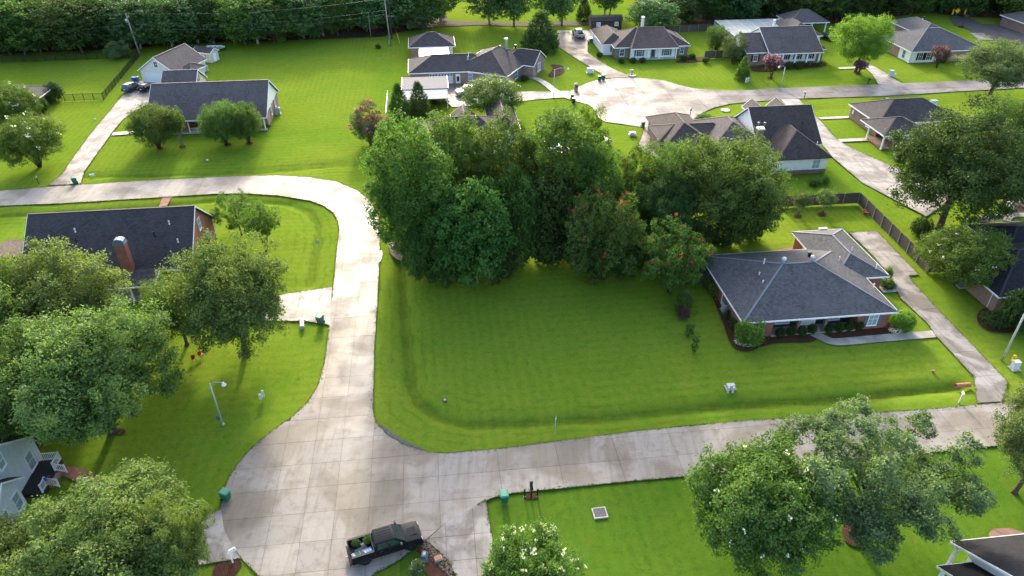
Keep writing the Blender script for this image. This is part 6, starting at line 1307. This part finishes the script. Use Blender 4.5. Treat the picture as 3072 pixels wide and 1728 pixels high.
def cabin(par, mat, xb0, xb1, xt0, xt1, zb, zt, wb, wt, glass=True, pillars=1):
    """greenhouse: tapered box with glass on all sides"""
    m = MB(); m.add([(xb0, -wb, zb), (xb1, -wb, zb), (xb1, wb, zb), (xb0, wb, zb), (xt0, -wt, zt), (xt1, -wt, zt), (xt1, wt, zt), (xt0, wt, zt)], [(0, 3, 2, 1), (4, 5, 6, 7), (0, 1, 5, 4), (1, 2, 6, 5), (2, 3, 7, 6), (3, 0, 4, 7)])
    m.build('cab', M[mat], par, .07, True, 3)
    def lp(a, b, t): return tuple(Vector(a).lerp(Vector(b), t))
    A = [(xb0, -wb, zb), (xb1, -wb, zb), (xb1, wb, zb), (xb0, wb, zb)]; Bq = [(xt0, -wt, zt), (xt1, -wt, zt), (xt1, wt, zt), (xt0, wt, zt)]
    def pane(name, i, j, t0=.08, t1=.92, u0=.1, u1=.9):
        lo = (lp(A[i], A[j], u0), lp(A[i], A[j], u1)); hi = (lp(Bq[i], Bq[j], u0), lp(Bq[i], Bq[j], u1))
        quadslab(par, name, [lp(lo[0], hi[0], t0), lp(lo[1], hi[1], t0), lp(lo[1], hi[1], t1), lp(lo[0], hi[0], t1)], 'glass')
    pane('windscreen', 1, 2, .04, .95, .05, .95); pane('rear_window', 3, 0, .15, .9)
    for i, j in ((0, 1), (2, 3)):
        cuts = [(.07, .48), (.52, .88)] if pillars == 1 else [(.05, .3), (.34, .61), (.65, .9)]
        for a, b in cuts: pane('side_window', i, j, .1, .88, a if i == 0 else 1 - b, b if i == 0 else 1 - a)
def pickup(label, loc, rz, mat, rim='darkrim'):
    t = thing('pickup_truck', label, 'pickup truck', loc, rz)
    MB().xz([(2.9, .45), (2.96, .75), (2.9, 1.02), (2.6, 1.14), (1.45, 1.24), (-.98, 1.24), (-.98, .42), (2.5, .38)], -.97, .97).build('body', M[mat], t, .07, True, 3)
    MB(0, 0, 0, 1.17).box(1.7, 2.6, -.45, .45, 0, .035).build('hood_bulge', M[mat], t, .03)
    cabin(t, mat, -.98, 1.62, -.78, .72, 1.24, 1.92, .94, .76)
    for k in range(5): MB().box(-.6, .55, -.52 + k * .26 - .02, -.52 + k * .26 + .02, 1.915, 1.935).build('roof_rib', M[mat], t)
    for s in (-1, 1): MB().box(-2.9, -1.0, s * .9 - .07, s * .9 + .07, .45, 1.3).build('bed_side', M[mat], t, .03); MB().box(-2.85, -1.02, s * .9 - .085, s * .9 + .085, 1.302, 1.33).build('bed_rail', M['black'], t)
    MB().box(-2.85, -1.02, -.82, .82, .62, .72).build('bed_floor', M['black'], t); MB().box(-1.09, -1.01, -.82, .82, .72, 1.28).build('bed_front', M['black'], t)
    MB().box(-2.95, -2.86, -.82, .82, .5, 1.3).build('tailgate', M[mat], t, .02); MB().box(-3.1, -2.93, -.95, .95, .45, .65).build('rear_bumper', M['binD'], t, .03); MB().box(2.86, 3.03, -.95, .95, .42, .68).build('front_bumper', M['binD'], t, .05)
    MB().box(2.88, 2.975, -.55, .55, .72, 1.0).build('grille', M['black'], t, .02); MB().box(-3.25, -3.1, -.06, .06, .45, .55).build('tow_hitch', M['steel'], t); MB().box(-3.115, -3.1, -.16, .16, .5, .62).build('licence_plate', M['white'], t)
    for s in (-1, 1):
        MB().box(2.74, 2.95, s * .76 - .16, s * .76 + .16, .78, .98).build('headlight', M['clear'], t, .02); MB().box(-2.96, -2.87, s * .9 - .07, s * .9 + .075, .85, 1.2).build('taillight', M['redlamp'], t)
        MB().box(1.05, 1.22, s * 1.12 - .13, s * 1.12 + .13, 1.28, 1.5).build('mirror', M['black'], t, .03); MB().bar((1.15, s * .9, 1.34), (1.15, s * 1.05, 1.36), .05, .05).build('mirror_arm', M['black'], t)
        for x in (1.95, -1.85): arch(t, x, s * .968, .53); wheel(t, x, s * .87, .41, .28, rim)
        for x in (.2, -.5): MB().box(x - .1, x + .1, s * .98 - .015, s * .98 + .015, 1.05, 1.09).build('door_handle', M['chrome'], t)
    return t
def suv(label, loc, rz, mat, rim='rim', L=4.7, H=1.72, name='suv_car'):
    t = thing(name, label, 'car', loc, rz); h = L / 2
    MB().xz([(h - .05, .4), (h, .65), (h - .08, .88), (h - .35, .98), (h - 1.35, 1.06), (-h + .1, 1.04), (-h, .8), (-h + .02, .42)], -.9, .9).build('body', M[mat], t, .08, True, 3)
    cabin(t, mat, -h + .12, h - 1.3, -h + .5, h - 2.15, 1.05, H, .87, .68, True, 2)
    MB().box(-h - .06, -h + .06, -.85, .85, .42, .62).build('rear_bumper', M['binD'], t, .03); MB().box(h - .06, h + .05, -.85, .85, .38, .56).build('front_bumper', M['binD'], t, .03); MB().box(-h - .03, -h, -.2, .2, .72, .84).build('licence_plate', M['white'], t)
    for s in (-1, 1):
        MB().box(h - .22, h - .02, s * .68 - .17, s * .68 + .17, .7, .85).build('headlight', M['clear'], t, .02); MB().box(-h - .03, -h + .1, s * .76 - .1, s * .76 + .1, .8, 1.02).build('taillight', M['redlamp'], t); MB().box(h - 1.7, h - 1.55, s * 1.0 - .1, s * 1.0 + .1, 1.05, 1.2).build('mirror', M[mat], t, .03)
        MB().box(-h + .8, h - 2.5, s * .6 - .025, s * .6 + .025, H + .005, H + .045).build('roof_rail', M['steel'], t)
        for x in (h - .9, -h + .85): arch(t, x, s * .898, .43); wheel(t, x, s * .8, .35, .24, rim)
    return t
tr = pickup('black crew cab pickup with a loaded bed parked on the turning circle', UV(-6.15, 38.05), GA + R(15), 'carblack')
cw = tr.matrix_basis.copy(); tr_m = Matrix.Translation(tr.location) @ Matrix.Rotation(GA + R(15), 4, 'Z')
def cargo(name, label, cat, x, y, rz=0):
    return thing(name, label, cat, tr_m @ Vector((x, y, .724)), GA + R(15) + rz)
t = cargo('paper_sack', 'white sack with a green patch at the rear of the pickup bed', 'sack', -2.45, -.35, .3); MB().box(-.35, .35, -.24, .24, 0, .22).build('sack', M['white'], t, .08, True, 3); MB().box(-.1, .3, -.2, .2, .222, .23).build('printed_patch', M['binlid'], t)
t = cargo('plastic_pack', 'pale blue shrink wrapped pack behind the pickup cab', 'package', -1.5, -.42, .2)
M['skyblue'] = plain('sky blue film', (.16, .42, .66), .3); MB().box(-.38, .38, -.28, .28, 0, .26).build('pack', M['skyblue'], t, .07, True, 3)
for k in range(3): MB().box(-.25 + k * .2, -.13 + k * .2, -.12, .14, .262, .275).build('printed_patch', M['white'], t)
t = cargo('cardboard_sheet', 'flat tan cardboard lying in the middle of the pickup bed', 'cardboard', -1.95, -.1, .15); M['card'] = plain('cardboard', (.36, .27, .2), .8); MB().box(-.5, .5, -.4, .4, .004, .03).build('sheet', M['card'], t)
t = cargo('cardboard_box', 'small pinkish box beside the plants in the pickup bed', 'box', -1.75, .42, .2); MB().box(-.16, .16, -.14, .14, 0, .22).build('carton', M['stone'], t, .01); MB().box(-.165, .165, -.03, .03, .2205, .226).build('tape', M['white'], t)
for k, (x, y, l) in enumerate(((-2.25, .45, 'dark leafy potted plant at the back of the pickup bed'), (-1.35, .42, 'pale leafy potted plant behind the pickup cab'))):
    q = tree(l, 'plant', tr_m @ Vector((x, y, .75)), .36, .8, 'vase', 'dark' if k == 0 else 'crape', k, name='potted_plant'); MB().lathe([(.9, .0), (1.2, 1.6), (1.0, 1.6), (.9, .9)], 10).build('pot', M['binD'], q)
suv('grey blue sport utility car parked left at the top of the long driveway', UV(-63.9, 160.2), GA + R(65), 'carblue'); suv('black hatchback car parked right at the top of the long driveway', UV(-60.6, 160.0), GA + R(66), 'carblack', 'rim', 4.4, 1.55, 'hatchback_car')
pickup('white pickup half hidden behind the white blossomed tree by the ranch house', UV(8.0, 149.2), GA + R(192), 'carwhite', 'rim'); pickup('silver pickup parked at the top of the white fronted house driveway', UV(39.6, 191.8), GA + R(96), 'carsilver', 'rim')
suv('white sport utility car nosed behind the white fronted house wing', UV(43.4, 186.5), GA + R(170), 'carwhite', 'rim', 4.6, 1.75); suv('black and white sport utility car parked beside the columned house', UV(103.6, 181.4), GA + R(110), 'carblack', 'rim', 4.7, 1.7)
suv('white van partly hidden under the right end of the middle grove', UV(29.2, 119.2), GA + R(20), 'carwhite', 'rim', 4.8, 1.9, 'van')
